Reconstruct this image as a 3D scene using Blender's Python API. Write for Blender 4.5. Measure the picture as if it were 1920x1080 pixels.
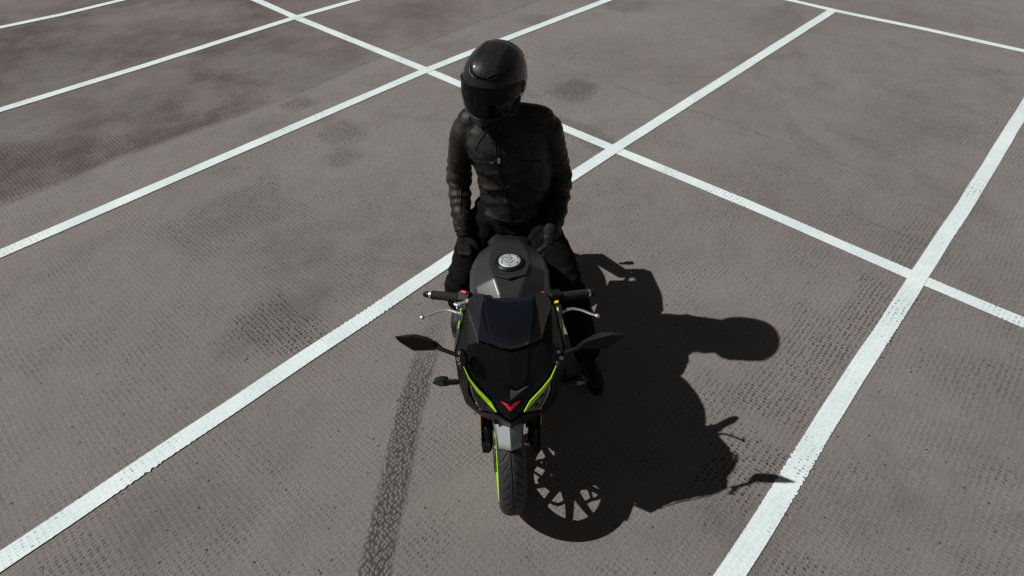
import bpy, bmesh, math, random
import numpy as np
from mathutils import Vector, Matrix, noise
from mathutils.bvhtree import BVHTree

random.seed(7)
for o in list(bpy.data.objects):
    bpy.data.objects.remove(o)
SC = bpy.context.scene
COL = SC.collection
R = math.radians

# ------------------------------------------------------------------ camera
cam_d = bpy.data.cameras.new("camera")
cam = bpy.data.objects.new("camera", cam_d)
COL.objects.link(cam)
cam_d.sensor_width = 36.0
cam_d.lens = 36.0 * 1134.6 / 1920.0
cam_d.clip_start = 0.05
cam_d.clip_end = 2000.0
pitch, roll = R(43.1148), R(-0.5509)
fw = Vector((0, math.cos(pitch), -math.sin(pitch)))
r0 = Vector((1, 0, 0))
u0 = r0.cross(fw)
rt = r0 * math.cos(roll) + u0 * math.sin(roll)
up = rt.cross(fw)
M = Matrix((rt, up, -fw)).transposed().to_4x4()
M.translation = Vector((0, 0, 2.6))
cam.matrix_world = M
SC.camera = cam

# ------------------------------------------------------------------ light
SUNV = Vector((0.915, -0.025, -1.0)).normalized()      # the way the light travels
SUN_EL = math.asin(-SUNV.z)
world = bpy.data.worlds.new("World")
SC.world = world
world.use_nodes = True
wn = world.node_tree.nodes
wl = world.node_tree.links
bg = wn["Background"]
sky = wn.new("ShaderNodeTexSky")
sky.sky_type = 'NISHITA'
sky.sun_disc = False
sky.sun_elevation = SUN_EL
sky.sun_rotation = math.atan2(-SUNV.x, -SUNV.y)
sky.altitude = 800
sky.air_density = 0.7
sky.dust_density = 0.3
sky.ozone_density = 1.0
hs = wn.new("ShaderNodeHueSaturation")
hs.inputs['Saturation'].default_value = 0.0
hs.inputs['Value'].default_value = 0.50
wl.new(sky.outputs[0], hs.inputs['Color'])
wl.new(hs.outputs[0], bg.inputs[0])
bg.inputs[1].default_value = 0.05

sun_d = bpy.data.lights.new("sun", 'SUN')
sun_d.energy = 4.8
sun_d.angle = R(0.5)
sun_d.color = (1.0, 0.98, 0.955)
sun = bpy.data.objects.new("sun", sun_d)
COL.objects.link(sun)
sun.rotation_euler = SUNV.to_track_quat('-Z', 'Y').to_euler()
sun.location = (-6, 0, 8)

SC.view_settings.view_transform = 'Standard'
SC.view_settings.look = 'None'
SC.view_settings.exposure = 0.0
SC.view_settings.gamma = 1.0
SC.render.engine = 'CYCLES'

# ------------------------------------------------------------------ materials
def new_mat(name):
    m = bpy.data.materials.new(name)
    m.use_nodes = True
    nt = m.node_tree
    return m, nt, nt.nodes["Principled BSDF"]

def setc(sock, c):
    sock.default_value = (c[0], c[1], c[2], 1.0)

def mat(name, col, rough=0.5, metal=0.0, coat=0.0, spec=0.5, bump=0.0, bscale=60.0, var=0.0, vscale=8.0, coatr=0.05):
    m, nt, b = new_mat(name)
    setc(b.inputs['Base Color'], col)
    b.inputs['Roughness'].default_value = rough
    b.inputs['Metallic'].default_value = metal
    b.inputs['Coat Weight'].default_value = coat
    b.inputs['Coat Roughness'].default_value = coatr
    b.inputs['Specular IOR Level'].default_value = spec
    N, L = nt.nodes.new, nt.links.new
    tc = N('ShaderNodeTexCoord')
    if bump > 0:
        n = N('ShaderNodeTexNoise'); n.inputs['Scale'].default_value = bscale; n.inputs['Detail'].default_value = 5
        bp = N('ShaderNodeBump'); bp.inputs['Strength'].default_value = bump; bp.inputs['Distance'].default_value = 0.01
        L(tc.outputs['Object'], n.inputs['Vector']); L(n.outputs['Fac'], bp.inputs['Height'])
        L(bp.outputs[0], b.inputs['Normal'])
    if var > 0:
        n = N('ShaderNodeTexNoise'); n.inputs['Scale'].default_value = vscale; n.inputs['Detail'].default_value = 6
        L(tc.outputs['Object'], n.inputs['Vector'])
        cr = N('ShaderNodeMapRange'); cr.inputs['From Min'].default_value = 0.3; cr.inputs['From Max'].default_value = 0.7
        cr.inputs['To Min'].default_value = 1 - var; cr.inputs['To Max'].default_value = 1 + var
        L(n.outputs['Fac'], cr.inputs['Value'])
        mx = N('ShaderNodeMix'); mx.data_type = 'RGBA'; mx.blend_type = 'MULTIPLY'; mx.inputs[0].default_value = 1
        setc(mx.inputs[6], col)
        L(cr.outputs[0], mx.inputs[7]); L(mx.outputs[2], b.inputs['Base Color'])
        rr = N('ShaderNodeMapRange'); rr.inputs['To Min'].default_value = max(0.02, rough * 0.85); rr.inputs['To Max'].default_value = min(1, rough * 1.15)
        L(n.outputs['Fac'], rr.inputs['Value']); L(rr.outputs[0], b.inputs['Roughness'])
    return m

MT = {}
MT['satin'] = mat('satin_black_paint', (0.0055, 0.0055, 0.0057), 0.36, spec=0.45, var=0.08, vscale=14, bump=0.02, bscale=400)
MT['tank'] = mat('satin_grey_black_paint', (0.022, 0.0235, 0.0232), 0.34, spec=0.5, var=0.06, vscale=10, bump=0.02, bscale=400)
MT['gloss'] = mat('gloss_black', (0.003, 0.003, 0.004), 0.10, spec=0.45)
MT['shield'] = mat('smoked_screen', (0.004, 0.0055, 0.0095), 0.10, spec=0.5, coat=0.3, var=0.1, vscale=3)
MT['plastic'] = mat('textured_plastic', (0.012, 0.012, 0.012), 0.5, spec=0.25, bump=0.10, bscale=500)
MT['dark'] = mat('dark_metal', (0.009, 0.009, 0.009), 0.45, metal=0.0, spec=0.3, bump=0.1, bscale=120)
MT['grip'] = mat('grip_rubber', (0.018, 0.018, 0.018), 0.7, bump=0.4, bscale=300)
MT['rubber'] = mat('tyre_rubber', (0.018, 0.018, 0.019), 0.60, bump=0.15, bscale=250, var=0.18, vscale=30)
MT['alu'] = mat('polished_aluminium', (0.66, 0.68, 0.70), 0.32, metal=0.85, bump=0.05, bscale=200)
MT['steel'] = mat('brushed_steel', (0.45, 0.45, 0.45), 0.35, metal=0.9, bump=0.1, bscale=150)
MT['cap'] = mat('satin_cap_metal', (0.58, 0.62, 0.63), 0.45, metal=0.55, bump=0.05, bscale=150)
MT['engrave'] = mat('engraved_line', (0.03, 0.035, 0.04), 0.6)
MT['lime'] = mat('lime_paint', (0.42, 0.78, 0.0), 0.4, var=0.04)
MT['red'] = mat('red_plastic', (0.62, 0.015, 0.02), 0.45, var=0.05)
MT['logo'] = mat('red_decal', (0.55, 0.01, 0.03), 0.4, var=0.05)
MT['yellow'] = mat('yellow_plastic', (0.75, 0.50, 0.0), 0.45, var=0.05)
MT['amber'] = mat('amber_reflector', (0.60, 0.20, 0.03), 0.3)
MT['arrow'] = mat('sunlit_arrow_grey', (0.055, 0.058, 0.060), 0.4)  # lit tone of the nose facet, put into the colour
MT['lens'] = mat('smoked_lens', (0.012, 0.012, 0.013), 0.15, spec=0.7, coat=0.4, bump=0.3, bscale=160)
MT['glass'] = mat('mirror_glass', (0.6, 0.62, 0.65), 0.04, metal=1.0)
MT['grey'] = mat('grey_satin_panel', (0.21, 0.225, 0.228), 0.4, spec=0.5, var=0.06)
MT['denim'] = mat('black_denim', (0.0095, 0.0093, 0.009), 0.85, spec=0.12, bump=0.6, bscale=350, var=0.25, vscale=12)
MT['glove'] = mat('black_glove_leather', (0.0135, 0.0132, 0.0128), 0.55, spec=0.3, bump=0.4, bscale=160, var=0.2, vscale=30)
MT['boot'] = mat('black_boot_leather', (0.014, 0.014, 0.014), 0.5, bump=0.2, bscale=90, var=0.2)
MT['skin'] = mat('skin', (0.45, 0.28, 0.20), 0.5, var=0.05)
MT['helmrub'] = mat('helmet_trim', (0.008, 0.008, 0.008), 0.4)
MT['visor'] = mat('dark_visor', (0.003, 0.003, 0.0035), 0.12, spec=0.32)
MT['seat'] = mat('seat_vinyl', (0.008, 0.008, 0.008), 0.6, bump=0.15, bscale=250)
MT['disc'] = mat('brake_disc_steel', (0.30, 0.30, 0.31), 0.4, metal=0.8)
MT['hose'] = mat('rubber_hose', (0.012, 0.012, 0.012), 0.5)
MT['disp'] = mat('display_glass', (0.012, 0.014, 0.018), 0.1, coat=0.4)
MT['sole'] = mat('rubber_sole', (0.012, 0.012, 0.012), 0.8)
MT['tail_red'] = mat('tail_lamp_red', (0.25, 0.01, 0.01), 0.2)

def leather():
    m, nt, b = new_mat('black_leather')
    N, L = nt.nodes.new, nt.links.new
    tc = N('ShaderNodeTexCoord')
    n1 = N('ShaderNodeTexNoise'); n1.inputs['Scale'].default_value = 9; n1.inputs['Detail'].default_value = 7; n1.inputs['Roughness'].default_value = 0.65
    L(tc.outputs['Object'], n1.inputs['Vector'])
    cr = N('ShaderNodeValToRGB')
    cr.color_ramp.elements[0].position = 0.34; cr.color_ramp.elements[0].color = (0.0045, 0.0042, 0.0039, 1)
    cr.color_ramp.elements[1].position = 0.72; cr.color_ramp.elements[1].color = (0.036, 0.033, 0.030, 1)
    L(n1.outputs['Fac'], cr.inputs[0]); L(cr.outputs[0], b.inputs['Base Color'])
    b.inputs['Roughness'].default_value = 0.42
    b.inputs['Specular IOR Level'].default_value = 0.5
    v = N('ShaderNodeTexVoronoi'); v.inputs['Scale'].default_value = 330
    L(tc.outputs['Object'], v.inputs['Vector'])
    n2 = N('ShaderNodeTexNoise'); n2.inputs['Scale'].default_value = 55; n2.inputs['Detail'].default_value = 6; n2.inputs['Distortion'].default_value = 0.6
    L(tc.outputs['Object'], n2.inputs['Vector'])
    b1 = N('ShaderNodeBump'); b1.inputs['Strength'].default_value = 0.25; b1.inputs['Distance'].default_value = 0.002
    b2 = N('ShaderNodeBump'); b2.inputs['Strength'].default_value = 0.55; b2.inputs['Distance'].default_value = 0.008
    L(v.outputs['Distance'], b1.inputs['Height']); L(n2.outputs['Fac'], b2.inputs['Height'])
    L(b1.outputs[0], b2.inputs['Normal']); L(b2.outputs[0], b.inputs['Normal'])
    return m
MT['leather'] = leather()

for _k, _v in (('denim', 1.18), ('glove', 1.25), ('boot', 1.25), ('leather', 1.26), ('satin', 1.28), ('seat', 1.25), ('tank', 1.42), ('plastic', 1.28), ('dark', 1.3), ('visor', 1.32), ('gloss', 1.36), ('grip', 1.25), ('hose', 1.3), ('helmrub', 1.3)):
    MT[_k].node_tree.nodes['Principled BSDF'].inputs['IOR'].default_value = _v

def math_node(nt, op, a=None, b=None, c=None):
    n = nt.nodes.new('ShaderNodeMath'); n.operation = op
    for i, v in enumerate((a, b, c)):
        if v is None: continue
        if isinstance(v, (int, float)): n.inputs[i].default_value = v
        else: nt.links.new(v, n.inputs[i])
    return n.outputs[0]

def maprange(nt, v, a, b, c=0.0, d=1.0, smooth=True):
    n = nt.nodes.new('ShaderNodeMapRange')
    n.interpolation_type = 'SMOOTHSTEP' if smooth else 'LINEAR'
    nt.links.new(v, n.inputs['Value'])
    n.inputs['From Min'].default_value = a; n.inputs['From Max'].default_value = b
    n.inputs['To Min'].default_value = c; n.inputs['To Max'].default_value = d
    return n.outputs[0]

def carbon():
    # herringbone carbon weave laid in strips either side of the crown's centre line
    m, nt, b = new_mat('carbon_weave')
    N, L = nt.nodes.new, nt.links.new
    tc = N('ShaderNodeTexCoord')
    s = N('ShaderNodeSeparateXYZ'); L(tc.outputs['Object'], s.inputs[0])
    ax = math_node(nt, 'ABSOLUTE', s.outputs['X'])
    # arc length down the front of the crown
    yz = math_node(nt, 'MULTIPLY', math_node(nt, 'ARCTAN2', s.outputs['Z'], math_node(nt, 'MULTIPLY', s.outputs['Y'], -1.0)), 0.150)
    # strips 26 mm wide whose slope alternates: triangle wave of x
    tri = math_node(nt, 'PINGPONG', ax, 0.026)
    ph = math_node(nt, 'ADD', yz, math_node(nt, 'MULTIPLY', tri, 1.1))
    wv = math_node(nt, 'SINE', math_node(nt, 'MULTIPLY', ph, 2 * math.pi / 0.0062))
    fine = math_node(nt, 'SINE', math_node(nt, 'MULTIPLY', s.outputs['X'], 2 * math.pi / 0.003))
    w2 = math_node(nt, 'ADD', wv, math_node(nt, 'MULTIPLY', fine, 0.25))
    f = maprange(nt, w2, 0.15, 1.0)
    mix = N('ShaderNodeMix'); mix.data_type = 'RGBA'
    L(f, mix.inputs[0]); setc(mix.inputs[6], (0.0025, 0.0025, 0.003)); setc(mix.inputs[7], (0.036, 0.037, 0.039))
    L(mix.outputs[2], b.inputs['Base Color'])
    b.inputs['Metallic'].default_value = 0.0
    b.inputs['Specular IOR Level'].default_value = 0.22
    rr = maprange(nt, f, 0, 1, 0.45, 0.28)
    L(rr, b.inputs['Roughness'])
    b.inputs['Coat Weight'].default_value = 0.6
    b.inputs['Coat IOR'].default_value = 1.4
    b.inputs['IOR'].default_value = 1.3
    b.inputs['Coat Roughness'].default_value = 0.05
    return m
MT['carbon'] = carbon()

GRID_ROT = -R(47.0)
def rotated_coords(nt):
    N, L = nt.nodes.new, nt.links.new
    tc = N('ShaderNodeTexCoord')
    mp = N('ShaderNodeMapping'); mp.inputs['Rotation'].default_value = (0, 0, GRID_ROT)
    L(tc.outputs['Object'], mp.inputs['Vector'])
    # slow warp, so that the rows of dots wander as rolled ones do
    nz = N('ShaderNodeTexNoise'); nz.inputs['Scale'].default_value = 1.3; nz.inputs['Detail'].default_value = 3
    L(mp.outputs[0], nz.inputs['Vector'])
    sub = N('ShaderNodeVectorMath'); sub.operation = 'SUBTRACT'; L(nz.outputs['Color'], sub.inputs[0]); sub.inputs[1].default_value = (0.5, 0.5, 0.5)
    sc = N('ShaderNodeVectorMath'); sc.operation = 'SCALE'; sc.inputs['Scale'].default_value = 0.07; L(sub.outputs[0], sc.inputs[0])
    ad = N('ShaderNodeVectorMath'); ad.operation = 'ADD'; L(mp.outputs[0], ad.inputs[0]); L(sc.outputs[0], ad.inputs[1])
    return mp.outputs[0], ad.outputs[0]

def noise_tex(nt, vec, scale, detail=4, rough=0.55, dist=0.0):
    n = nt.nodes.new('ShaderNodeTexNoise')
    n.inputs['Scale'].default_value = scale; n.inputs['Detail'].default_value = detail
    n.inputs['Roughness'].default_value = rough; n.inputs['Distortion'].default_value = dist
    nt.links.new(vec, n.inputs['Vector'])
    return n.outputs['Fac']

def dots_height(nt, vec, scale=1.0, rnd=0.30):
    st = nt.nodes.new('ShaderNodeVectorMath'); st.operation = 'MULTIPLY'
    nt.links.new(vec, st.inputs[0])
    # two roller passes laid crosswise: rows run one way on the west side, the other way on the east side
    tco = nt.nodes.new('ShaderNodeTexCoord'); sx = nt.nodes.new('ShaderNodeSeparateXYZ'); nt.links.new(tco.outputs['Object'], sx.inputs[0])
    g = math_node(nt, 'GREATER_THAN', sx.outputs['X'], 0.42)
    cx = nt.nodes.new('ShaderNodeCombineXYZ')
    nt.links.new(math_node(nt, 'MULTIPLY_ADD', g, 12.0, 36.0), cx.inputs[0]); nt.links.new(math_node(nt, 'MULTIPLY_ADD', g, -12.0, 48.0), cx.inputs[1])
    nt.links.new(cx.outputs[0], st.inputs[1]); vec = st.outputs[0]
    v = nt.nodes.new('ShaderNodeTexVoronoi'); v.voronoi_dimensions = '2D'
    v.inputs['Scale'].default_value = scale; v.inputs['Randomness'].default_value = rnd
    nt.links.new(vec, v.inputs['Vector'])
    return v.outputs['Distance'], v.outputs['Color']

def mixc(nt, fac, a, b, mode='MIX'):
    n = nt.nodes.new('ShaderNodeMix'); n.data_type = 'RGBA'; n.blend_type = mode
    for i, v in ((0, fac), (6, a), (7, b)):
        if isinstance(v, (int, float)): n.inputs[i].default_value = v
        elif isinstance(v, tuple): setc(n.inputs[i], v)
        else: nt.links.new(v, n.inputs[i])
    return n.outputs[2]

def ground_mat():
    m, nt, b = new_mat('dimpled_mastic_asphalt')
    N, L = nt.nodes.new, nt.links.new
    raw, vec = rotated_coords(nt)
    at = N('ShaderNodeAttribute'); at.attribute_name = 'wear'       # x stain, y wheel track, z slab tone
    sp = N('ShaderNodeSeparateXYZ'); L(at.outputs['Vector'], sp.inputs[0])
    stain, track, slab = sp.outputs
    d, dc = dots_height(nt, vec)
    mo = N('ShaderNodeVectorMath'); mo.operation = 'SCALE'; mo.inputs['Scale'].default_value = 1.0; L(vec, mo.inputs[0])
    # patches where the roller bit harder
    patch = noise_tex(nt, raw, 0.9, 3, 0.6, 0.5)
    pm = maprange(nt, patch, 0.42, 0.60, 0.22, 0.75)
    patch2 = noise_tex(nt, raw, 2.7, 3, 0.6)
    pm2 = maprange(nt, patch2, 0.38, 0.62, 0.35, 1.1)
    depth = math_node(nt, 'MULTIPLY', pm, pm2)
    depth = math_node(nt, 'MAXIMUM', depth, math_node(nt, 'MULTIPLY', stain, 1.3))
    slabp = math_node(nt, 'MAXIMUM', slab, 0.0)
    smooth_band = math_node(nt, 'MAXIMUM', math_node(nt, 'MULTIPLY', slab, -1.0), 0.0)
    depth = math_node(nt, 'MAXIMUM', depth, math_node(nt, 'MULTIPLY', slabp, 1.1))
    depth = math_node(nt, 'MULTIPLY', depth, math_node(nt, 'SUBTRACT', 1.0, smooth_band))
    ap = N('ShaderNodeAttribute'); ap.attribute_name = 'pits'
    depth = math_node(nt, 'MAXIMUM', depth, math_node(nt, 'MULTIPLY', ap.outputs['Fac'], 1.5))
    # dot: rounded pit at each grid point
    pit = maprange(nt, d, 0.12, 0.42, 1.0, 0.0)
    bumpd = maprange(nt, d, 0.10, 0.55, 1.0, 0.0)
    # which of the dots are pits: many small random ones stay shallow
    sv = N('ShaderNodeSeparateColor'); L(dc, sv.inputs[0])
    rnd = maprange(nt, sv.outputs[0], 0.0, 1.0, 0.35, 1.0, False)
    pitd = math_node(nt, 'MULTIPLY', math_node(nt, 'MULTIPLY', pit, rnd), depth)
    # colour
    tone = noise_tex(nt, raw, 0.55, 6, 0.62, 0.6)
    t1 = maprange(nt, tone, 0.30, 0.70, 0.0, 1.0)
    col = mixc(nt, t1, (0.150, 0.132, 0.125), (0.198, 0.180, 0.172))
    mid = noise_tex(nt, raw, 5.0, 6, 0.7, 0.2)
    col = mixc(nt, maprange(nt, mid, 0.35, 0.75, 0.0, 0.45), col, (0.215, 0.200, 0.187))
    fine = noise_tex(nt, raw, 210.0, 3, 0.8)
    col = mixc(nt, maprange(nt, fine, 0.35, 0.72, 0.0, 0.60), col, (0.27, 0.25, 0.235))
    fine2 = noise_tex(nt, raw, 90.0, 4, 0.8)
    col = mixc(nt, maprange(nt, fine2, 0.50, 0.76, 0.0, 0.65), col, (0.075, 0.065, 0.061))
    # slab and stains
    sl_n = noise_tex(nt, raw, 2.3, 8, 0.72, 0.3)
    col = mixc(nt, math_node(nt, 'MULTIPLY', slabp, maprange(nt, sl_n, 0.34, 0.64, 0.40, 0.95)), col, (0.088, 0.068, 0.066))
    gm = noise_tex(nt, raw, 1.1, 6, 0.68, 0.9)
    col = mixc(nt, maprange(nt, gm, 0.52, 0.72, 0.0, 0.30), col, (0.092, 0.080, 0.076))
    snoise = noise_tex(nt, raw, 6.0, 5, 0.65, 0.4)
    st = math_node(nt, 'MULTIPLY', stain, maprange(nt, snoise, 0.25, 0.65, 0.45, 1.0))
    col = mixc(nt, math_node(nt, 'MULTIPLY', st, 0.62), col, (0.060, 0.051, 0.048))
    # darker colour inside the pits, stronger where they are deeper
    col = mixc(nt, math_node(nt, 'MULTIPLY', pitd, 0.80), col, (0.040, 0.033, 0.031))
    # scattered dark grit and a few pale crumbs
    v2 = N('ShaderNodeTexVoronoi'); v2.voronoi_dimensions = '2D'; v2.inputs['Scale'].default_value = 9.0
    L(raw, v2.inputs['Vector'])
    sv2 = N('ShaderNodeSeparateColor'); L(v2.outputs['Color'], sv2.inputs[0])
    spk = math_node(nt, 'LESS_THAN', v2.outputs['Distance'], math_node(nt, 'MULTIPLY', sv2.outputs[0], 0.055))
    spk = math_node(nt, 'MULTIPLY', spk, math_node(nt, 'GREATER_THAN', sv2.outputs[1], 0.45))
    col = mixc(nt, math_node(nt, 'MULTIPLY', spk, 0.85), col, (0.012, 0.010, 0.010))
    v4 = N('ShaderNodeTexVoronoi'); v4.voronoi_dimensions = '2D'; v4.inputs['Scale'].default_value = 3.1
    L(raw, v4.inputs['Vector'])
    sv4 = N('ShaderNodeSeparateColor'); L(v4.outputs['Color'], sv4.inputs[0])
    spw = math_node(nt, 'LESS_THAN', v4.outputs['Distance'], math_node(nt, 'MULTIPLY', sv4.outputs[1], 0.009))
    col = mixc(nt, math_node(nt, 'MULTIPLY', spw, 0.8), col, (0.45, 0.44, 0.42))
    # tyre track: squashed, blistered cells with dark rubber between them
    nzt = N('ShaderNodeTexNoise'); nzt.inputs['Scale'].default_value = 14; L(raw, nzt.inputs['Vector'])
    mxv = N('ShaderNodeVectorMath'); mxv.operation = 'SCALE'; mxv.inputs['Scale'].default_value = 0.035; L(nzt.outputs['Color'], mxv.inputs[0])
    adv = N('ShaderNodeVectorMath'); adv.operation = 'ADD'; L(raw, adv.inputs[0]); L(mxv.outputs[0], adv.inputs[1])
    v3 = N('ShaderNodeTexVoronoi'); v3.voronoi_dimensions = '2D'; v3.feature = 'F1'
    v3.inputs['Scale'].default_value = 50.0; v3.inputs['Randomness'].default_value = 0.7
    L(adv.outputs[0], v3.inputs['Vector'])
    edge = maprange(nt, v3.outputs['Distance'], 0.28, 0.62, 0.0, 1.0)
    cellh = maprange(nt, v3.outputs['Distance'], 0.08, 0.60, 1.0, 0.0)
    tn = noise_tex(nt, raw, 22, 4, 0.7)
    trk = math_node(nt, 'MULTIPLY', track, maprange(nt, tn, 0.3, 0.6, 0.55, 1.0))
    col = mixc(nt, math_node(nt, 'MULTIPLY', math_node(nt, 'MULTIPLY', edge, trk), 0.82), col, (0.026, 0.022, 0.021))
    col = mixc(nt, math_node(nt, 'MULTIPLY', trk, 0.34), col, (0.060, 0.052, 0.049))
    L(col, b.inputs['Base Color'])
    b.inputs['Roughness'].default_value = 0.88
    b.inputs['Specular IOR Level'].default_value = 0.22
    # bumps
    inv = math_node(nt, 'SUBTRACT', 1.0, math_node(nt, 'MINIMUM', track, 1.0))
    h_dots = math_node(nt, 'MULTIPLY', math_node(nt, 'SUBTRACT', math_node(nt, 'MULTIPLY', bumpd, maprange(nt, noise_tex(nt, raw, 3.3, 4, 0.65), 0.38, 0.62, 0.04, 0.58)), math_node(nt, 'MULTIPLY', pitd, 1.1)), inv)
    h_trk = math_node(nt, 'MULTIPLY', cellh, math_node(nt, 'MULTIPLY', track, 1.0))
    g1 = noise_tex(nt, raw, 170.0, 3, 0.75)
    g2 = noise_tex(nt, raw, 28.0, 3, 0.6)
    h = math_node(nt, 'ADD', math_node(nt, 'ADD', h_dots, h_trk), math_node(nt, 'ADD', math_node(nt, 'MULTIPLY', g1, 1.05), math_node(nt, 'MULTIPLY', g2, 0.9)))
    bp = N('ShaderNodeBump'); bp.inputs['Strength'].default_value = 0.9; bp.inputs['Distance'].default_value = 0.006
    L(h, bp.inputs['Height'])
    g3 = noise_tex(nt, raw, 2.2, 3, 0.5)
    bp2 = N('ShaderNodeBump'); bp2.inputs['Strength'].default_value = 0.35; bp2.inputs['Distance'].default_value = 0.03
    L(g3, bp2.inputs['Height']); L(bp2.outputs[0], bp.inputs['Normal'])
    L(bp.outputs[0], b.inputs['Normal'])
    return m
MT['ground'] = ground_mat()

def paint_mat():
    m, nt, b = new_mat('worn_white_road_paint')
    N, L = nt.nodes.new, nt.links.new
    raw, vec = rotated_coords(nt)
    d, dc = dots_height(nt, vec)
    sv = N('ShaderNodeSeparateColor'); L(dc, sv.inputs[0])
    patch = noise_tex(nt, raw, 1.6, 3, 0.6, 0.5)
    pm = maprange(nt, patch, 0.50, 0.66, 0.0, 1.0)
    hole = math_node(nt, 'LESS_THAN', d, math_node(nt, 'MULTIPLY', sv.outputs[0], 0.26))
    hole = math_node(nt, 'MULTIPLY', hole, pm)
    n1 = noise_tex(nt, raw, 3.0, 5, 0.6)
    col = mixc(nt, maprange(nt, n1, 0.3, 0.7), (0.56, 0.655, 0.66), (0.66, 0.74, 0.735))
    n2 = noise_tex(nt, raw, 45, 5, 0.75)
    col = mixc(nt, maprange(nt, n2, 0.48, 0.75, 0, 0.50), col, (0.40, 0.44, 0.43))
    # hairline cracks
    nz = N('ShaderNodeTexNoise'); nz.inputs['Scale'].default_value = 9; nz.inputs['Detail'].default_value = 4; L(raw, nz.inputs['Vector'])
    sc = N('ShaderNodeVectorMath'); sc.operation = 'SCALE'; sc.inputs['Scale'].default_value = 0.06; L(nz.outputs['Color'], sc.inputs[0])
    ad = N('ShaderNodeVectorMath'); ad.operation = 'ADD'; L(raw, ad.inputs[0]); L(sc.outputs[0], ad.inputs[1])
    v = N('ShaderNodeTexVoronoi'); v.voronoi_dimensions = '2D'; v.feature = 'DISTANCE_TO_EDGE'; v.inputs['Scale'].default_value = 15
    L(ad.outputs[0], v.inputs['Vector'])
    cr = maprange(nt, v.outputs['Distance'], 0.008, 0.03, 1, 0)
    crm = math_node(nt, 'MULTIPLY', cr, maprange(nt, noise_tex(nt, raw, 2.0, 3), 0.45, 0.6))
    col = mixc(nt, math_node(nt, 'MULTIPLY', crm, 0.35), col, (0.25, 0.27, 0.26))
    chip = maprange(nt, noise_tex(nt, raw, 26, 5, 0.75), 0.69, 0.71)
    hole = math_node(nt, 'MAXIMUM', hole, chip)
    col = mixc(nt, math_node(nt, 'MULTIPLY', hole, 0.9), col, (0.085, 0.08, 0.075))
    L(col, b.inputs['Base Color'])
    b.inputs['Roughness'].default_value = 0.7
    b.inputs['Specular IOR Level'].default_value = 0.3
    bumpd = maprange(nt, d, 0.10, 0.55, 1.0, 0.0)
    g1 = noise_tex(nt, raw, 120.0, 3, 0.7)
    h = math_node(nt, 'ADD', math_node(nt, 'MULTIPLY', bumpd, 0.4), math_node(nt, 'MULTIPLY', g1, 0.4))
    bp = N('ShaderNodeBump'); bp.inputs['Strength'].default_value = 0.35; bp.inputs['Distance'].default_value = 0.004
    L(h, bp.inputs['Height']); L(bp.outputs[0], b.inputs['Normal'])
    return m
MT['paint'] = paint_mat()
MT['seam'] = mat('joint_sealant', (0.175, 0.160, 0.150), 0.9, bump=0.4, bscale=120, var=0.2, vscale=20)
MT['seamd'] = mat('joint_gap_dirt', (0.085, 0.075, 0.070), 0.95, bump=0.4, bscale=120, var=0.3, vscale=20)

# ------------------------------------------------------------------ mesh helpers
def root_loc(parent):
    return Vector(parent['_w']) if (parent is not None and '_w' in parent) else Vector((0, 0, 0))

ROOTS = {}
def link_mesh(name, me, material, parent=None, smooth=True, sharp=35, bevel=0.0, seg=2, local=False):
    o = bpy.data.objects.new(name, me)
    COL.objects.link(o)
    if material is not None:
        me.materials.append(material)
    if parent is not None:
        o.parent = parent
        if not local:
            top = parent
            while top.parent is not None: top = top.parent
            me.transform(Matrix.Translation(-Vector(top.location)))
    if smooth and len(me.polygons):
        me.polygons.foreach_set('use_smooth', [True] * len(me.polygons))
        if sharp < 179 and bevel <= 0:
            me.set_sharp_from_angle(angle=R(sharp))
    if bevel > 0:
        b = o.modifiers.new('bevel', 'BEVEL'); b.width = bevel; b.segments = seg
        b.limit_method = 'ANGLE'; b.angle_limit = R(12); b.harden_normals = True
    me.update()
    return o

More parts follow.
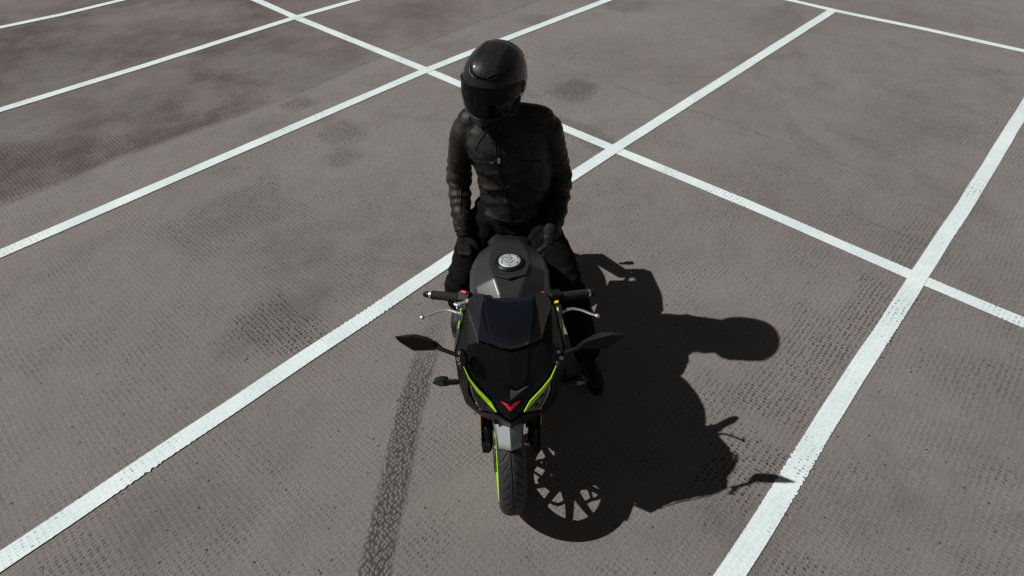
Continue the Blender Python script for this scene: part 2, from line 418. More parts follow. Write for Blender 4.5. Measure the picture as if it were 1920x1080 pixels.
class MB:
    def __init__(s): s.v = []; s.f = []
    def add(s, vs, fs):
        n = len(s.v); s.v += [tuple(map(float, p)) for p in vs]; s.f += [tuple(i + n for i in f) for f in fs]; return s
    def rings(s, rings, cap=True, closed=True):
        n = len(rings[0]); vs = [p for r in rings for p in r]; fs = []
        for i in range(len(rings) - 1):
            for j in range(n if closed else n - 1):
                k = (j + 1) % n
                fs.append((i * n + j, i * n + k, (i + 1) * n + k, (i + 1) * n + j))
        if cap:
            fs.append(tuple(range(n - 1, -1, -1))); fs.append(tuple((len(rings) - 1) * n + j for j in range(n)))
        return s.add(vs, fs)
    def tube(s, path, rad, n=12, ref=(0, 0, 1), round_end=True, samples=0, flat=1.0):
        P = [Vector(p) for p in path]
        rad = [rad] * len(P) if isinstance(rad, (int, float)) else list(rad)
        if samples: P, rad = catmull(P, rad, samples)
        rings = []
        side = None
        for i, p in enumerate(P):
            t = (P[min(i + 1, len(P) - 1)] - P[max(i - 1, 0)]).normalized()
            if side is None:
                rf = Vector(ref)
                if abs(t.dot(rf)) > 0.95: rf = Vector((1, 0, 0)) if abs(t.x) < 0.9 else Vector((0, 1, 0))
                side = t.cross(rf).normalized()
            side = (side - t * side.dot(t)).normalized()
            u = side.cross(t).normalized()
            r = rad[i]
            ra, rb = (r, r * flat) if isinstance(r, (int, float)) else r
            def ring(c, k): return [c + side * (ra * k * math.cos(2 * math.pi * j / n)) + u * (rb * k * math.sin(2 * math.pi * j / n)) for j in range(n)]
            m = min(ra, rb)
            if i == 0 and round_end:
                for a in (75, 50, 25): rings.append(ring(p - t * m * math.sin(R(a)), math.cos(R(a))))
            rings.append(ring(p, 1))
            if i == len(P) - 1 and round_end:
                for a in (25, 50, 75): rings.append(ring(p + t * m * math.sin(R(a)), math.cos(R(a))))
        return s.rings(rings)
    def box(s, c, d, rot=None):
        c = Vector(c); vs = []
        for x in (-.5, .5):
            for y in (-.5, .5):
                for z in (-.5, .5):
                    q = Vector((x * d[0], y * d[1], z * d[2]))
                    if rot is not None: q = rot @ q
                    vs.append(c + q)
        return s.add(vs, [(0, 1, 3, 2), (4, 6, 7, 5), (0, 4, 5, 1), (2, 3, 7, 6), (0, 2, 6, 4), (1, 5, 7, 3)])
    def ell(s, c, r, n=20, m=12, rot=None):
        c = Vector(c); vs = []; fs = []
        for i in range(1, m):
            a = math.pi * i / m
            for j in range(n):
                b = 2 * math.pi * j / n
                q = Vector((r[0] * math.sin(a) * math.cos(b), r[1] * math.sin(a) * math.sin(b), r[2] * math.cos(a)))
                if rot is not None: q = rot @ q
                vs.append(c + q)
        top = Vector((0, 0, r[2])); bot = Vector((0, 0, -r[2]))
        if rot is not None: top = rot @ top; bot = rot @ bot
        vs += [c + top, c + bot]; T = len(vs) - 2; B = T + 1
        for i in range(m - 2):
            for j in range(n):
                k = (j + 1) % n; fs.append((i * n + j, (i + 1) * n + j, (i + 1) * n + k, i * n + k))
        for j in range(n):
            k = (j + 1) % n; fs.append((T, j, k)); fs.append((B, (m - 2) * n + k, (m - 2) * n + j))
        return s.add(vs, fs)
    def cyl(s, c0, c1, r, n=20, r1=None):
        r1 = r if r1 is None else r1
        return s.tube([c0, c1], [r, r1], n=n, round_end=False)
    def lathe(s, prof, n, fn):
        # prof: list of (radius, offset along axis); fn(angle, radius, offset) -> point
        rings = [[fn(2 * math.pi * j / n, r, o) for (r, o) in prof] for j in range(n)]
        k = len(prof); vs = [p for r in rings for p in r]; fs = []
        for j in range(n):
            j2 = (j + 1) % n
            for i in range(k):
                i2 = (i + 1) % k
                fs.append((j * k + i, j * k + i2, j2 * k + i2, j2 * k + i))
        return s.add(vs, fs)
    def prism(s, poly, dvec, inset=0.0):
        # polygon (3-D points) pushed along dvec, far face optionally shrunk
        P = [Vector(p) for p in poly]; c = sum(P, Vector()) / len(P); dv = Vector(dvec); n = len(P)
        Q = [p + (c - p) * inset + dv for p in P]
        fs = [tuple(range(n)), tuple(n + i for i in range(n - 1, -1, -1))]
        for i in range(n):
            k = (i + 1) % n; fs.append((k, i, n + i, n + k))
        return s.add(P + Q, fs)
    def mesh(s, name, fixn=True):
        me = bpy.data.meshes.new(name); me.from_pydata(s.v, [], s.f); me.update()
        if fixn:
            bm = bmesh.new(); bm.from_mesh(me); bmesh.ops.recalc_face_normals(bm, faces=bm.faces); bm.to_mesh(me); bm.free()
        return me
    def build(s, name, material, parent=None, **kw):
        return link_mesh(name, s.mesh(name), material, parent, **kw)

def catmull(P, rad, k):
    out, ro = [], []
    n = len(P)
    arr = [(r, r) if isinstance(r, (int, float)) else r for r in rad]
    for i in range(n - 1):
        p0, p1, p2, p3 = P[max(i - 1, 0)], P[i], P[i + 1], P[min(i + 2, n - 1)]
        for j in range(k):
            t = j / k
            q = 0.5 * ((2 * p1) + (p2 - p0) * t + (2 * p0 - 5 * p1 + 4 * p2 - p3) * t * t + (3 * p1 - p0 - 3 * p2 + p3) * t ** 3)
            out.append(q)
            ro.append((arr[i][0] * (1 - t) + arr[i + 1][0] * t, arr[i][1] * (1 - t) + arr[i + 1][1] * t))
    out.append(P[-1]); ro.append(arr[-1])
    return out, ro

def fuse(mb, voxel, smooth=4, disp=None):
    """voxel-fuse the closed pieces of mb into one continuous mesh, then displace it"""
    me = mb.mesh('tmp')
    o = bpy.data.objects.new('tmp', me); COL.objects.link(o)
    r = o.modifiers.new('r', 'REMESH'); r.mode = 'VOXEL'; r.voxel_size = voxel
    if smooth:
        s = o.modifiers.new('s', 'SMOOTH'); s.factor = 0.5; s.iterations = smooth
    dg = bpy.context.evaluated_depsgraph_get(); dg.update()
    ev = o.evaluated_get(dg)
    out = bpy.data.meshes.new_from_object(ev)
    bpy.data.objects.remove(o); bpy.data.meshes.remove(me)
    if disp:
        out.update()
        nr = [v.normal.copy() for v in out.vertices]
        for v, n in zip(out.vertices, nr):
            v.co = v.co + n * disp(v.co, n)
        out.update()
    return out

def tag(o, label=None, cat=None, group=None, kind=None):
    if label: o['label'] = label
    if cat: o['category'] = cat
    if group: o['group'] = group
    if kind: o['kind'] = kind
    return o

def thing(name, loc, label, cat):
    o = bpy.data.objects.new(name, None); COL.objects.link(o); o.location = loc
    o.empty_display_size = 0.1
    bpy.context.view_layer.update()
    return tag(o, label, cat)

def lerp(a, b, t): return a + (b - a) * t
def sstep(x, a, b):
    t = min(1, max(0, (x - a) / (b - a))); return t * t * (3 - 2 * t)

# ================================================================== SETTING
def poly_dist(p, line):
    best = 1e9
    for (ax, ay), (bx, by) in zip(line[:-1], line[1:]):
        dx, dy = bx - ax, by - ay
        t = max(0, min(1, ((p[0] - ax) * dx + (p[1] - ay) * dy) / (dx * dx + dy * dy)))
        d = math.hypot(p[0] - ax - t * dx, p[1] - ay - t * dy)
        if d < best: best = d
    return best

TRACK = [(-0.60, 0.4), (-0.589, 1.015), (-0.575, 1.256), (-0.555, 1.519), (-0.54, 1.823), (-0.504, 2.138), (-0.455, 2.418), (-0.379, 2.686), (-0.30, 2.95)]
TRACK2 = [(0.774, 4.538), (0.616, 4.769), (0.405, 4.9)]
SEAM_A = [(-4.9, 2.7), (-3.976, 3.5), (-3.789, 3.709), (-3.529, 3.958), (-3.245, 4.357), (-3.006, 4.565), (-2.529, 5.024), (-2.073, 5.493), (-1.532, 6.194), (-1.346, 6.437), (-0.922, 6.78), (-0.471, 7.285), (0.033, 7.773), (1.3, 9.1)]
SEAM_B = [(0.137, 6.388), (0.567, 6.04), (1.008, 5.657), (1.445, 5.221), (1.705, 5.07), (2.224, 4.582), (2.59, 4.251), (2.812, 3.974)]
SEAM_C = [(2.504, 3.728), (2.447, 3.496), (2.663, 3.307), (2.893, 3.046)]
# x, y, rx, ry, strength
STAINS = [(-4.83, 6.43, .9, .6, .55), (-4.5, 5.4, .5, .5, .35), (-3.93, 4.45, .40, .30, .7), (-4.05, 7.2, .8, .4, .5), (-2.8, 6.7, .5, .25, .4), (-1.9, 6.37, .35, .3, .55),
          (-2.6, 6.25, .35, .2, .4), (-1.98, 5.32, .16, .13, .65), (-1.47, 4.76, .20, .2, .45), (-1.35, 4.42, .17, .12, .55), (-2.15, 4.97, .25, .14, .3), (-1.62, 5.0, .14, .10, .4),
          (-1.42, 2.50, .26, .20, .62), (-1.58, 2.33, .16, .12, .40), (-1.27, 2.66, .14, .16, .42), (.635, 5.55, .22, .22, .75), (1.53, 7.92, .3, .25, .6), (.29, 7.5, .25, .25, .55),
          (3.6, 4.9, .6, .5, .35), (3.2, 7.0, .5, .4, .3), (-1.5, 1.32, .3, .22, .45), (-1.5, 1.8, .5, .3, .2), (.78, 1.2, .5, .15, .22), (1.17, 2.5, .30, .25, .3), (2.28, 2.07, .5, .3, .12),
          (-2.0, 3.65, .45, .30, .34), (-1.5, 3.2, .35, .25, .3), (1.8, 1.3, .4, .2, .25), (-1.4, 7.8, .5, .3, .4), (4.7, 7.3, .9, .4, .35), (2.2, 3.6, .35, .3, .18), (-.25, 1.05, .35, .15, .18), (-3.3, 5.3, .5, .4, .35),
          (-2.2, 5.9, .6, .35, .3), (-3.0, 7.5, .9, .4, .4), (-.6, 3.2, .3, .2, .15), (.95, 6.6, .6, .4, .25)]

# x, y, half-length along the bay lines, half-width across, strength
PITS = [(2.05, 2.42, .55, .20, .8), (1.60, 2.15, .50, .22, .7), (1.08, 1.50, .25, .16, .8), (1.0, 1.9, .25, .15, .5), (2.75, 3.15, .40, .18, .6), (2.35, 3.3, .3, .4, .45), (-1.39, 2.47, .20, .30, .85), (-1.50, 2.30, .12, .22, .5),
        (.635, 5.55, .26, .22, .8), (-2.0, 3.55, .55, .35, .55), (-1.5, 3.0, .4, .3, .4), (-1.85, 1.9, .4, .4, .3), (1.8, 3.9, .6, .3, .35), (-1.98, 5.32, .18, .15, .8), (-1.45, 4.75, .2, .25, .7), (-1.35, 4.4, .2, .15, .6), (-1.5, 1.3, .5, .4, .35), (.2, 5.9, .4, .4, .35)]
def wear_at(x, y):
    w = 0.0
    nx = noise.noise(Vector((x * 1.7, y * 1.7, 3))) * 0.18; ny = noise.noise(Vector((x * 1.7, y * 1.7, 9))) * 0.18
    for (sx, sy, rx, ry, k) in STAINS:
        d = ((x + nx - sx) / rx) ** 2 + ((y + ny - sy) / ry) ** 2
        if d < 6: w = max(w, k * .85 * (1 - sstep(math.sqrt(d) + .35 * noise.noise(Vector((x * 5, y * 5, 2))), .45, 1.35)))
    tr = 0.0
    if -0.9 < x < 0 and y < 3.2:
        d = poly_dist((x, y), TRACK)
        tr = (1 - sstep(d + .012 * noise.noise(Vector((x * 30, y * 30, 4))), 0.052, 0.084)) * (1 - 0.8 * sstep(y, 1.9, 2.6))
    if 0.2 < x < 1.2 and 4.3 < y < 5.1:
        tr = max(tr, 0.5 * (1 - sstep(poly_dist((x, y), TRACK2), 0.10, 0.16)))
    slab = 0.0
    if x < 1.5:
        # side of the old construction joint: north-west of seam A is the darker pour
        s = None
        for (ax, ay), (bx, by) in zip(SEAM_A[:-1], SEAM_A[1:]):
            if ax <= x <= bx:
                s = y - (ay + (by - ay) * (x - ax) / (bx - ax)); break
        if s is None: s = y - 3 if x < -4.9 else -9
        if -0.42 < s <= 0: slab = -sstep(s, -0.42, -0.30) * .85
        if s > 0:
            n = noise.fractal(Vector((x * 0.9, y * 0.9, 1.5)), 1.0, 2.0, 4)
            slab = sstep(s, 0.0, 0.10) * (0.35 + 0.65 * sstep(n, -0.35, 0.45))
            slab *= lerp(1.0, 0.35, sstep(x, -3.2, 0.5)) 
    return w, tr, slab

def build_ground():
    def axis(lo, hi, step, far):
        a = list(np.arange(lo, hi + 1e-6, step)); out = list(a)
        d = step; p = lo; left = []
        while p > -far: d *= 1.6; p -= d; left.append(p)
        d = step; p = a[-1]; right = []
        while p < far: d *= 1.6; p += d; right.append(p)
        return left[::-1] + out + right
    # finer mesh where the wheel track needs it
    xs = axis(-7.6, 7.4, 0.05, 400)
    ys = axis(0.4, 9.6, 0.05, 400)
    xs = sorted(set(xs + list(np.arange(-0.75, -0.15, 0.0125))))
    nx, ny = len(xs), len(ys)
    vs = [(x, y, 0.0) for y in ys for x in xs]
    fs = [(j * nx + i, j * nx + i + 1, (j + 1) * nx + i + 1, (j + 1) * nx + i) for j in range(ny - 1) for i in range(nx - 1)]
    me = bpy.data.meshes.new('ground'); me.from_pydata(vs, [], fs)
    at = me.attributes.new('wear', 'FLOAT_VECTOR', 'POINT')
    buf = np.zeros(len(vs) * 3)
    for i, (x, y, z) in enumerate(vs):
        if -9 < x < 9 and -1 < y < 11:
            buf[3 * i:3 * i + 3] = wear_at(x, y)
    at.data.foreach_set('vector', buf)
    ap = me.attributes.new('pits', 'FLOAT', 'POINT'); pb = np.zeros(len(vs))
    for i, (x, y, z) in enumerate(vs):
        if -5 < x < 5 and 0.5 < y < 6.5:
            # in frame of the bay grid: u along the long lines, v across
            n1 = noise.noise(Vector((x * 4, y * 4, 5))) * .35
            for (px, py, ru, rv, k) in PITS:
                dx, dy = x - px, y - py
                u = (dx * .682 + dy * .731) / ru; v = (-dx * .731 + dy * .682) / rv
                d = max(abs(u), abs(v)) + n1
                pb[i] = max(pb[i], k * (1 - sstep(d, .75, 1.05)))
    ap.data.foreach_set('value', pb)
    o = link_mesh('ground', me, MT['ground'], smooth=False)
    tag(o, kind='structure')
build_ground()

def ragged_strip(name, line, width, z, material, jag=0.0048, step=0.009, seed=0, kind='structure'):
    # a painted stripe that follows its traced centre line, with an edge bitten by the dimples
    P = [Vector((a, b, 0)) for a, b in line]
    acc = [0]
    for a, b in zip(P[:-1], P[1:]): acc.append(acc[-1] + (b - a).length)
    n = int(acc[-1] / step); vs = []; fs = []
    def at(s):
        for i in range(len(P) - 1):
            if s <= acc[i + 1] or i == len(P) - 2:
                t = (s - acc[i]) / (acc[i + 1] - acc[i]); return P[i].lerp(P[i + 1], t)
    def dirv(s):
        a = at(max(0, s - 0.15)); b = at(min(acc[-1], s + 0.15)); return (b - a).normalized()
    for i in range(n + 1):
        s = acc[-1] * i / n
        c = at(s); t = dirv(s); nn = Vector((-t.y, t.x, 0))
        row = []
        for sg in (1, -1):
            q = s + seed * 10
            amp = 0.2 + 1.3 * sstep(noise.noise(Vector((q * 1.6, sg * 5, seed))), -0.05, 0.45)
            e = jag * amp * (0.4 * math.sin(q * 2 * math.pi / 0.029 + 2 * noise.noise(Vector((q * 4, sg, 1)))) + 1.3 * noise.noise(Vector((q * 60, sg * 3, seed))))
            e += 0.004 * noise.noise(Vector((q * 2.5, sg * 7, seed + 3)))
            hw = (width(s / acc[-1]) if callable(width) else width) / 2
            row.append(c + nn * sg * (hw + e) + Vector((0, 0, z)))
        vs += row
    for i in range(n): fs.append((2 * i, 2 * i + 1, 2 * i + 3, 2 * i + 2))
    me = bpy.data.meshes.new(name); me.from_pydata([tuple(v) for v in vs], [], fs); me.update()
    bm = bmesh.new(); bm.from_mesh(me)
    bmesh.ops.recalc_face_normals(bm, faces=bm.faces)
    if sum(f.normal.z for f in bm.faces) < 0: bmesh.ops.reverse_faces(bm, faces=bm.faces)
    bm.to_mesh(me); bm.free()
    o = link_mesh(name, me, material, smooth=False)
    tag(o, kind=kind)
    return o

L_A = [
    ([(-8.2, 5.4), (-6.021, 7.362), (-5.495, 7.794), (-5.009, 8.308), (-3.9, 9.3)], 0.10),
    ([(-6.6, 3.3), (-4.732, 5.254), (-3.792, 6.246), (-2.584, 7.605), (-1.952, 8.221), (-0.6, 9.6)], 0.105),
    ([(-5.2, 1.3), (-3.451, 3.157), (-2.42, 4.309), (-0.852, 6.046), (0.027, 6.928), (1.259, 8.129), (2.3, 9.2)], 0.105),
    ([(-3.2, -0.02), (-2.192, 1.096), (-1.488, 1.87), (-0.698, 2.728), (0.475, 4.038), (0.861, 4.45), (3.963, 7.69)], 0.103),
    ([(-0.14, -0.15), (0.838, 0.954), (0.893, 1.012), (1.123, 1.258), (1.326, 1.48), (1.579, 1.763), (1.935, 2.146), (2.47, 2.713), (2.628, 2.89), (3.341, 3.646), (4.657, 5.082), (5.873, 6.392)], 0.100)]
L_B = [
    ([(-5.0, 9.85), (-3.266, 8.259), (-2.584, 7.605), (-0.852, 6.046), (0.861, 4.45), (1.731, 3.659), (2.581, 2.83), (3.004, 2.432), (4.6, 0.9)], 0.10),
    ([(2.6, 8.85), (3.547, 8.064), (3.963, 7.665), (4.77, 7.015), (5.472, 6.387), (7.2, 4.8)], 0.095)]
k = 0
for ln, w in L_B:
    ragged_strip('parking_line', ln, w, 0.003, MT['paint'], seed=k); k += 1
for ln, w in L_A:
    ragged_strip('parking_line', ln, w, 0.0055, MT['paint'], seed=k); k += 1
ragged_strip('paving_joint', SEAM_A, lambda t: 0.020, 0.0012, MT['seam'], jag=0.010, step=0.02, seed=11)
ragged_strip('paving_joint', [(a - .012, b + .012) for a, b in SEAM_A], lambda t: 0.007, 0.0016, MT['seamd'], jag=0.006, step=0.02, seed=12)
ragged_strip('paving_joint', SEAM_B, lambda t: 0.022, 0.0012, MT['seam'], jag=0.008, step=0.02, seed=13)
ragged_strip('paving_joint', [(a + .010, b + .010) for a, b in SEAM_B], lambda t: 0.006, 0.0016, MT['seamd'], jag=0.005, step=0.02, seed=14)
ragged_strip('paving_joint', SEAM_C, lambda t: 0.006, 0.0012, MT['seamd'], jag=0.004, step=0.02, seed=15)

# loose grit lying on the paving
rg_ = random.Random(5); mb = MB()
for _ in range(420):
    y = .9 + 7 * rg_.random() ** 1.6; x = (rg_.random() - .5) * 2 * (1.3 + .75 * y); r = .0016 + .0030 * rg_.random() ** 3
    mb.ell((x, y, r * .45), (r * (1 + rg_.random()), r, r * .7), 6, 4, Matrix.Rotation(rg_.random() * 6, 3, 'Z'))
tag(mb.build('grit', MT['seamd'], None), kind='stuff')

# ================================================================== MOTORCYCLE
X0 = -0.010
FA = Vector((-.024, 1.467, 0.300))          # front axle
RA = Vector((X0, 2.850, 0.308))          # rear axle
bike = thing('motorcycle', (X0, 2.1, 0), 'black sport motorcycle with lime green stripes parked nose to the viewer under the seated rider', 'motorcycle')

def pt(x, y, z): return (X0 + x, y, z)

def panel(name, V, F, material, parent, both=True, thick=0.006, bevel=0.004, seg=2, sides=(1, -1)):
    """faceted shell: V are half points (x>=0), F faces; mirrored across the bike's centre plane"""
    if len(sides) == 2 and min(v[0] for v in V) > 1e-6:
        a = panel(name, V, F, material, parent, both, thick, bevel, seg, (1,))
        panel(name, V, F, material, parent, both, thick, bevel, seg, (-1,))
        return a
    mb = MB()
    idx = {}
    vs = []
    def vid(i, sg):
        x, y, z = V[i]
        key = (round(x * sg, 5) if abs(x) > 1e-6 else 0.0, round(y, 5), round(z, 5))
        if key not in idx:
            idx[key] = len(vs); vs.append(pt(x * sg, y, z))
        return idx[key]
    fs = []
    for sg in sides:
        for f in F:
            q = [vid(i, sg) for i in f]
            fs.append(tuple(q if sg > 0 else q[::-1]))
    mb.add(vs, fs)
    me = mb.mesh(name)
    o = link_mesh(name, me, material, parent)
    if thick:
        s = o.modifiers.new('thick', 'SOLIDIFY'); s.thickness = thick; s.offset = -1
    if bevel:
        b = o.modifiers.new('bevel', 'BEVEL'); b.width = bevel; b.segments = seg; b.limit_method = 'ANGLE'; b.angle_limit = R(10)
        w = o.modifiers.new('wn', 'WEIGHTED_NORMAL'); w.keep_sharp = False
    return o

# --- windscreen (smoked): centre pane and side wings
def screen():
    nu, nv = 16, 10
    rows = []
    for j in range(nv + 1):
        t = j / nv
        # top edge dips in the middle, bottom edge comes to a blunt point
        row = []
        for i in range(-nu, nu + 1):
            u = i / nu; a = abs(u)
            top = Vector((u * 0.090, 1.553 + 0.024 * a ** 2, 1.068 + 0.024 * a ** 2))
            bot = Vector((u * 0.070, 1.430 + 0.020 * a ** 1.3, 0.948 + 0.020 * a ** 1.3))
            p = top.lerp(bot, t)
            p.z += 0.010 * math.sin(math.pi * t) * (1 - 0.3 * a); p.y -= 0.014 * math.sin(math.pi * t)
            p.z += 0.006 * math.cos(a * math.pi / 2)
            row.append(pt(*p))
        rows.append(row)
    mb = MB(); mb.rings(rows, cap=False, closed=False)
    o = mb.build('windscreen', MT['shield'], bike, sharp=60)
    s = o.modifiers.new('t', 'SOLIDIFY'); s.thickness = 0.004
    return o
scr = screen()
panel('screen_wing', [(.0895, 1.579, 1.0935), (.130, 1.618, 1.062), (.157, 1.609, 1.020), (.116, 1.470, .966), (.0695, 1.449, .969), (.104, 1.530, 1.046)],
      [(0, 1, 5), (1, 2, 3, 5), (0, 5, 4), (5, 3, 4)], MT['shield'], scr, thick=0.004, bevel=0.002)

# --- nose cowl
NV = [(0, 1.428, .944), (0, 1.398, .87), (0, 1.382, .82), (0, 1.360, .762), (0, 1.308, .692),       # 0-4 ridge
      (.073, 1.450, .955), (.112, 1.466, .960), (.156, 1.603, 1.008), (.170, 1.640, .975),          # 5-8 screen base / top rear
      (.203, 1.490, .885), (.170, 1.437, .900), (.143, 1.403, .840), (.070, 1.366, .752), (.048, 1.347, .712),   # 9 outer, 10-13 stripe inner edge
      (.062, 1.400, .855), (.045, 1.378, .800), (.158, 1.480, .932)]                               # 14,15 cavity, 16 cheek
cowl = panel('nose_cowl', NV, [(0, 5, 14, 1), (1, 14, 15, 2), (2, 15, 12, 3), (3, 12, 13, 4), (5, 6, 11, 14), (14, 11, 12, 15),
                       (6, 7, 16), (6, 16, 10, 11), (7, 8, 9, 16), (16, 9, 10)], MT['satin'], bike, bevel=0.003)
panel('ridge_panel', [(0, 1.424, .946), (.068, 1.446, .951), (.062, 1.398, .855), (.040, 1.376, .815), (0, 1.379, .822), (0, 1.393, .87)],
      [(0, 1, 2, 5), (5, 2, 3, 4)], MT['gloss'], cowl, thick=0.003, bevel=0.0015)
# arrow facet between the intakes, paler grey standing in for sunlight on it
panel('lit_arrow_panel', [(0, 1.372, .806), (.026, 1.369, .796), (.066, 1.379, .816), (0, 1.355, .764)],
      [(0, 1, 3), (1, 2, 3)], MT['arrow'], cowl, thick=0.003, bevel=0.001, sides=(1,))
panel('nose_intake', [(.006, 1.380, .835), (.048, 1.388, .846), (.044, 1.375, .818), (.016, 1.373, .808)], [(0, 1, 2, 3)], MT['gloss'], cowl, thick=0.003, bevel=0.001)
# outer flank of the headlamp area
SV = [(.203, 1.490, .885), (.176, 1.434, .897), (.150, 1.398, .832), (.190, 1.438, .78), (.170, 1.420, .66), (.126, 1.412, .60), (.154, 1.394, .76), (.116, 1.375, .665),
      (.212, 1.56, .80), (.205, 1.54, .62), (.165, 1.50, .555), (.062, 1.346, .690), (.046, 1.342, .688), (0, 1.309, .686), (0, 1.345, .605), (.06, 1.375, .605)]
flank = panel('cowl_flank', SV, [(0, 1, 2, 3), (3, 2, 6), (3, 6, 7, 4), (4, 7, 5), (0, 3, 8), (3, 4, 9, 8), (4, 5, 10, 9), (7, 15, 5), (13, 12, 15, 14), (12, 11, 7, 15)], MT['satin'], bike, bevel=0.003)
# lime stripes down either cheek
ST = [(.178, 1.433, .902), (.178, 1.430, .899), (.148, 1.397, .842), (.151, 1.395, .835), (.116, 1.379, .800), (.1215, 1.376, .786), (.072, 1.359, .752), (.0865, 1.3625, .738), (.050, 1.340, .712), (.0535, 1.341, .7075)]
stripe = panel('lime_stripe', ST, [(1, 0, 2, 3), (3, 2, 4, 5), (5, 4, 6, 7), (7, 6, 8, 9)], MT['lime'], cowl, thick=0.004, bevel=0.0008)
# headlights: smoked lens in a recess under each stripe
for sg in (1, -1):
    L = [(.150, 1.392, .822), (.092, 1.366, .728), (.056, 1.345, .695), (.112, 1.376, .668), (.152, 1.395, .758)]
    mb = MB().prism([pt(x * sg, y, z) for x, y, z in L], (0, 0.02, 0.004), 0.1)
    hl = mb.build('headlight', MT['lens'], bike, bevel=0.002)
    m2 = MB()
    for (x, y, z, r) in ((.122, 1.376, .745, .013), (.100, 1.366, .707, .010)):
        m2.ell(pt(x * sg, y + .001, z), (r, 0.006, r), 16, 8)
    m2.build('projector_lens', MT['disp'], hl)
    mb = MB().tube([pt(x * sg, y, z) for x, y, z in ((.146, 1.389, .80), (.138, 1.382, .745), (.112, 1.372, .680))], 0.0018, 8)
    mb.build('light_strip', MT['steel'], hl)

mb = MB(); mb.box(pt(0, 1.455, .72), (.26, .07, .20)); mb.box(pt(0, 1.40, .70), (.14, .06, .12)); mb.box(pt(0, 1.53, .86), (.27, .10, .14)); mb.box(pt(0, 1.395, .645), (.13, .07, .09)); mb.box(pt(0, 1.345, .685), (.05, .04, .04))  # unseen boxes added to stop sun leaking between the nose panels
mb.build('nose_light_block', MT['dark'], bike)
# chin emblem: three red diamonds
def on_nose(u, v):  # u sideways, v down from (y,z) start along the nose slope
    a = Vector((0, 1.343, .754)); b = Vector((0, 1.313, .714)); p = a.lerp(b, v)
    p.x = u; p.y += abs(u) * 0.50 - 0.003
    return pt(*p)
def quad(mb, pts): mb.add([on_nose(*p) for p in pts], [tuple(range(len(pts)))])
mb = MB()
quad(mb, [(0, .20), (-.0185, .27), (0, .50)]); quad(mb, [(0, .20), (0, .50), (.0185, .27)])
for g in (-1, 1): quad(mb, [(g * .0365, .04), (g * .0165, .03), (g * .0035, .16), (g * .0220, .22)])
lg = mb.build('emblem', MT['logo'], cowl, smooth=False)
s = lg.modifiers.new('t', 'SOLIDIFY'); s.thickness = 0.0015; s.offset = 0

# side fairings with lime flashes
FV = [(.170, 1.640, .985), (.209, 1.490, .885), (.213, 1.560, .80), (.206, 1.54, .62), (.166, 1.50, .555), (.205, 1.72, .90), (.200, 1.76, .74), (.225, 1.70, .60), (.215, 1.68, .46), (.150, 1.66, .33),
      (.225, 1.92, .56), (.20, 1.98, .40), (.13, 2.02, .22), (.10, 1.72, .21), (.180, 1.86, .80), (.19, 2.05, .66)]
sf = panel('side_fairing', FV, [(0, 1, 5), (1, 2, 6, 5), (2, 3, 7, 6), (3, 4, 8, 7), (4, 9, 8), (8, 9, 13, 12), (8, 12, 11), (7, 8, 11, 10), (6, 7, 10), (5, 6, 14), (6, 10, 15, 14)], MT['satin'], bike, bevel=0.004)
panel('lime_flash', [(.189, 1.578, .954), (.194, 1.556, .936), (.196, 1.559, .934), (.191, 1.583, .952)], [(0, 1, 2, 3)], MT['lime'], sf, thick=0.005, bevel=0.0005)
panel('side_flash', [(.178, 1.620, .978), (.181, 1.608, .970), (.183, 1.611, .968), (.180, 1.624, .977)], [(0, 1, 2, 3)], MT['lime'], sf, thick=0.006, bevel=0.0005)

# --- tank
TS = [  # y, [(x,z) from crown to flank]
    (1.665, [(.034, .925), (.108, .872), (.126, .82), (.105, .77)]),
    (1.720, [(.040, .957), (.122, .905), (.142, .85), (.12, .76)]),
    (1.790, [(.062, .981), (.140, .930), (.160, .86), (.13, .74)]),
    (1.875, [(.080, .982), (.148, .936), (.170, .86), (.14, .73)]),
    (1.965, [(.078, .964), (.146, .920), (.174, .85), (.14, .72)]),
    (2.050, [(.060, .944), (.130, .898), (.166, .83), (.12, .71)]),
    (2.130, [(.042, .905), (.098, .866), (.134, .80), (.10, .70)]),
    (2.190, [(.030, .850), (.060, .830), (.080, .79), (.08, .70)])]
mb = MB(); rings = []
for y, s in TS:
    rings.append([pt(-x, y, z) for x, z in s[::-1]] + [pt(x, y, z) for x, z in s])
mb.rings(rings)
tank = mb.build('fuel_tank', MT['tank'], bike)
b = tank.modifiers.new('b', 'BEVEL'); b.width = 0.008; b.segments = 3; b.limit_method = 'ANGLE'; b.angle_limit = R(8)
tank.modifiers.new('wn', 'WEIGHTED_NORMAL')
# top cover plate, octagonal, slightly proud
oc = [(.0, 2.064, .944), (.054, 2.045, .944), (.080, 1.965, .962), (.084, 1.875, .980), (.066, 1.800, .984), (0, 1.775, .988)]
mb = MB()
half = [pt(x, y, z + 0.004) for x, y, z in oc]
full = half + [pt(-x, y, z + 0.004) for x, y, z in oc[-2:0:-1]]
mb.prism(full, (0, 0, -0.016))
cover = mb.build('tank_cover', MT['tank'], tank, bevel=0.003)
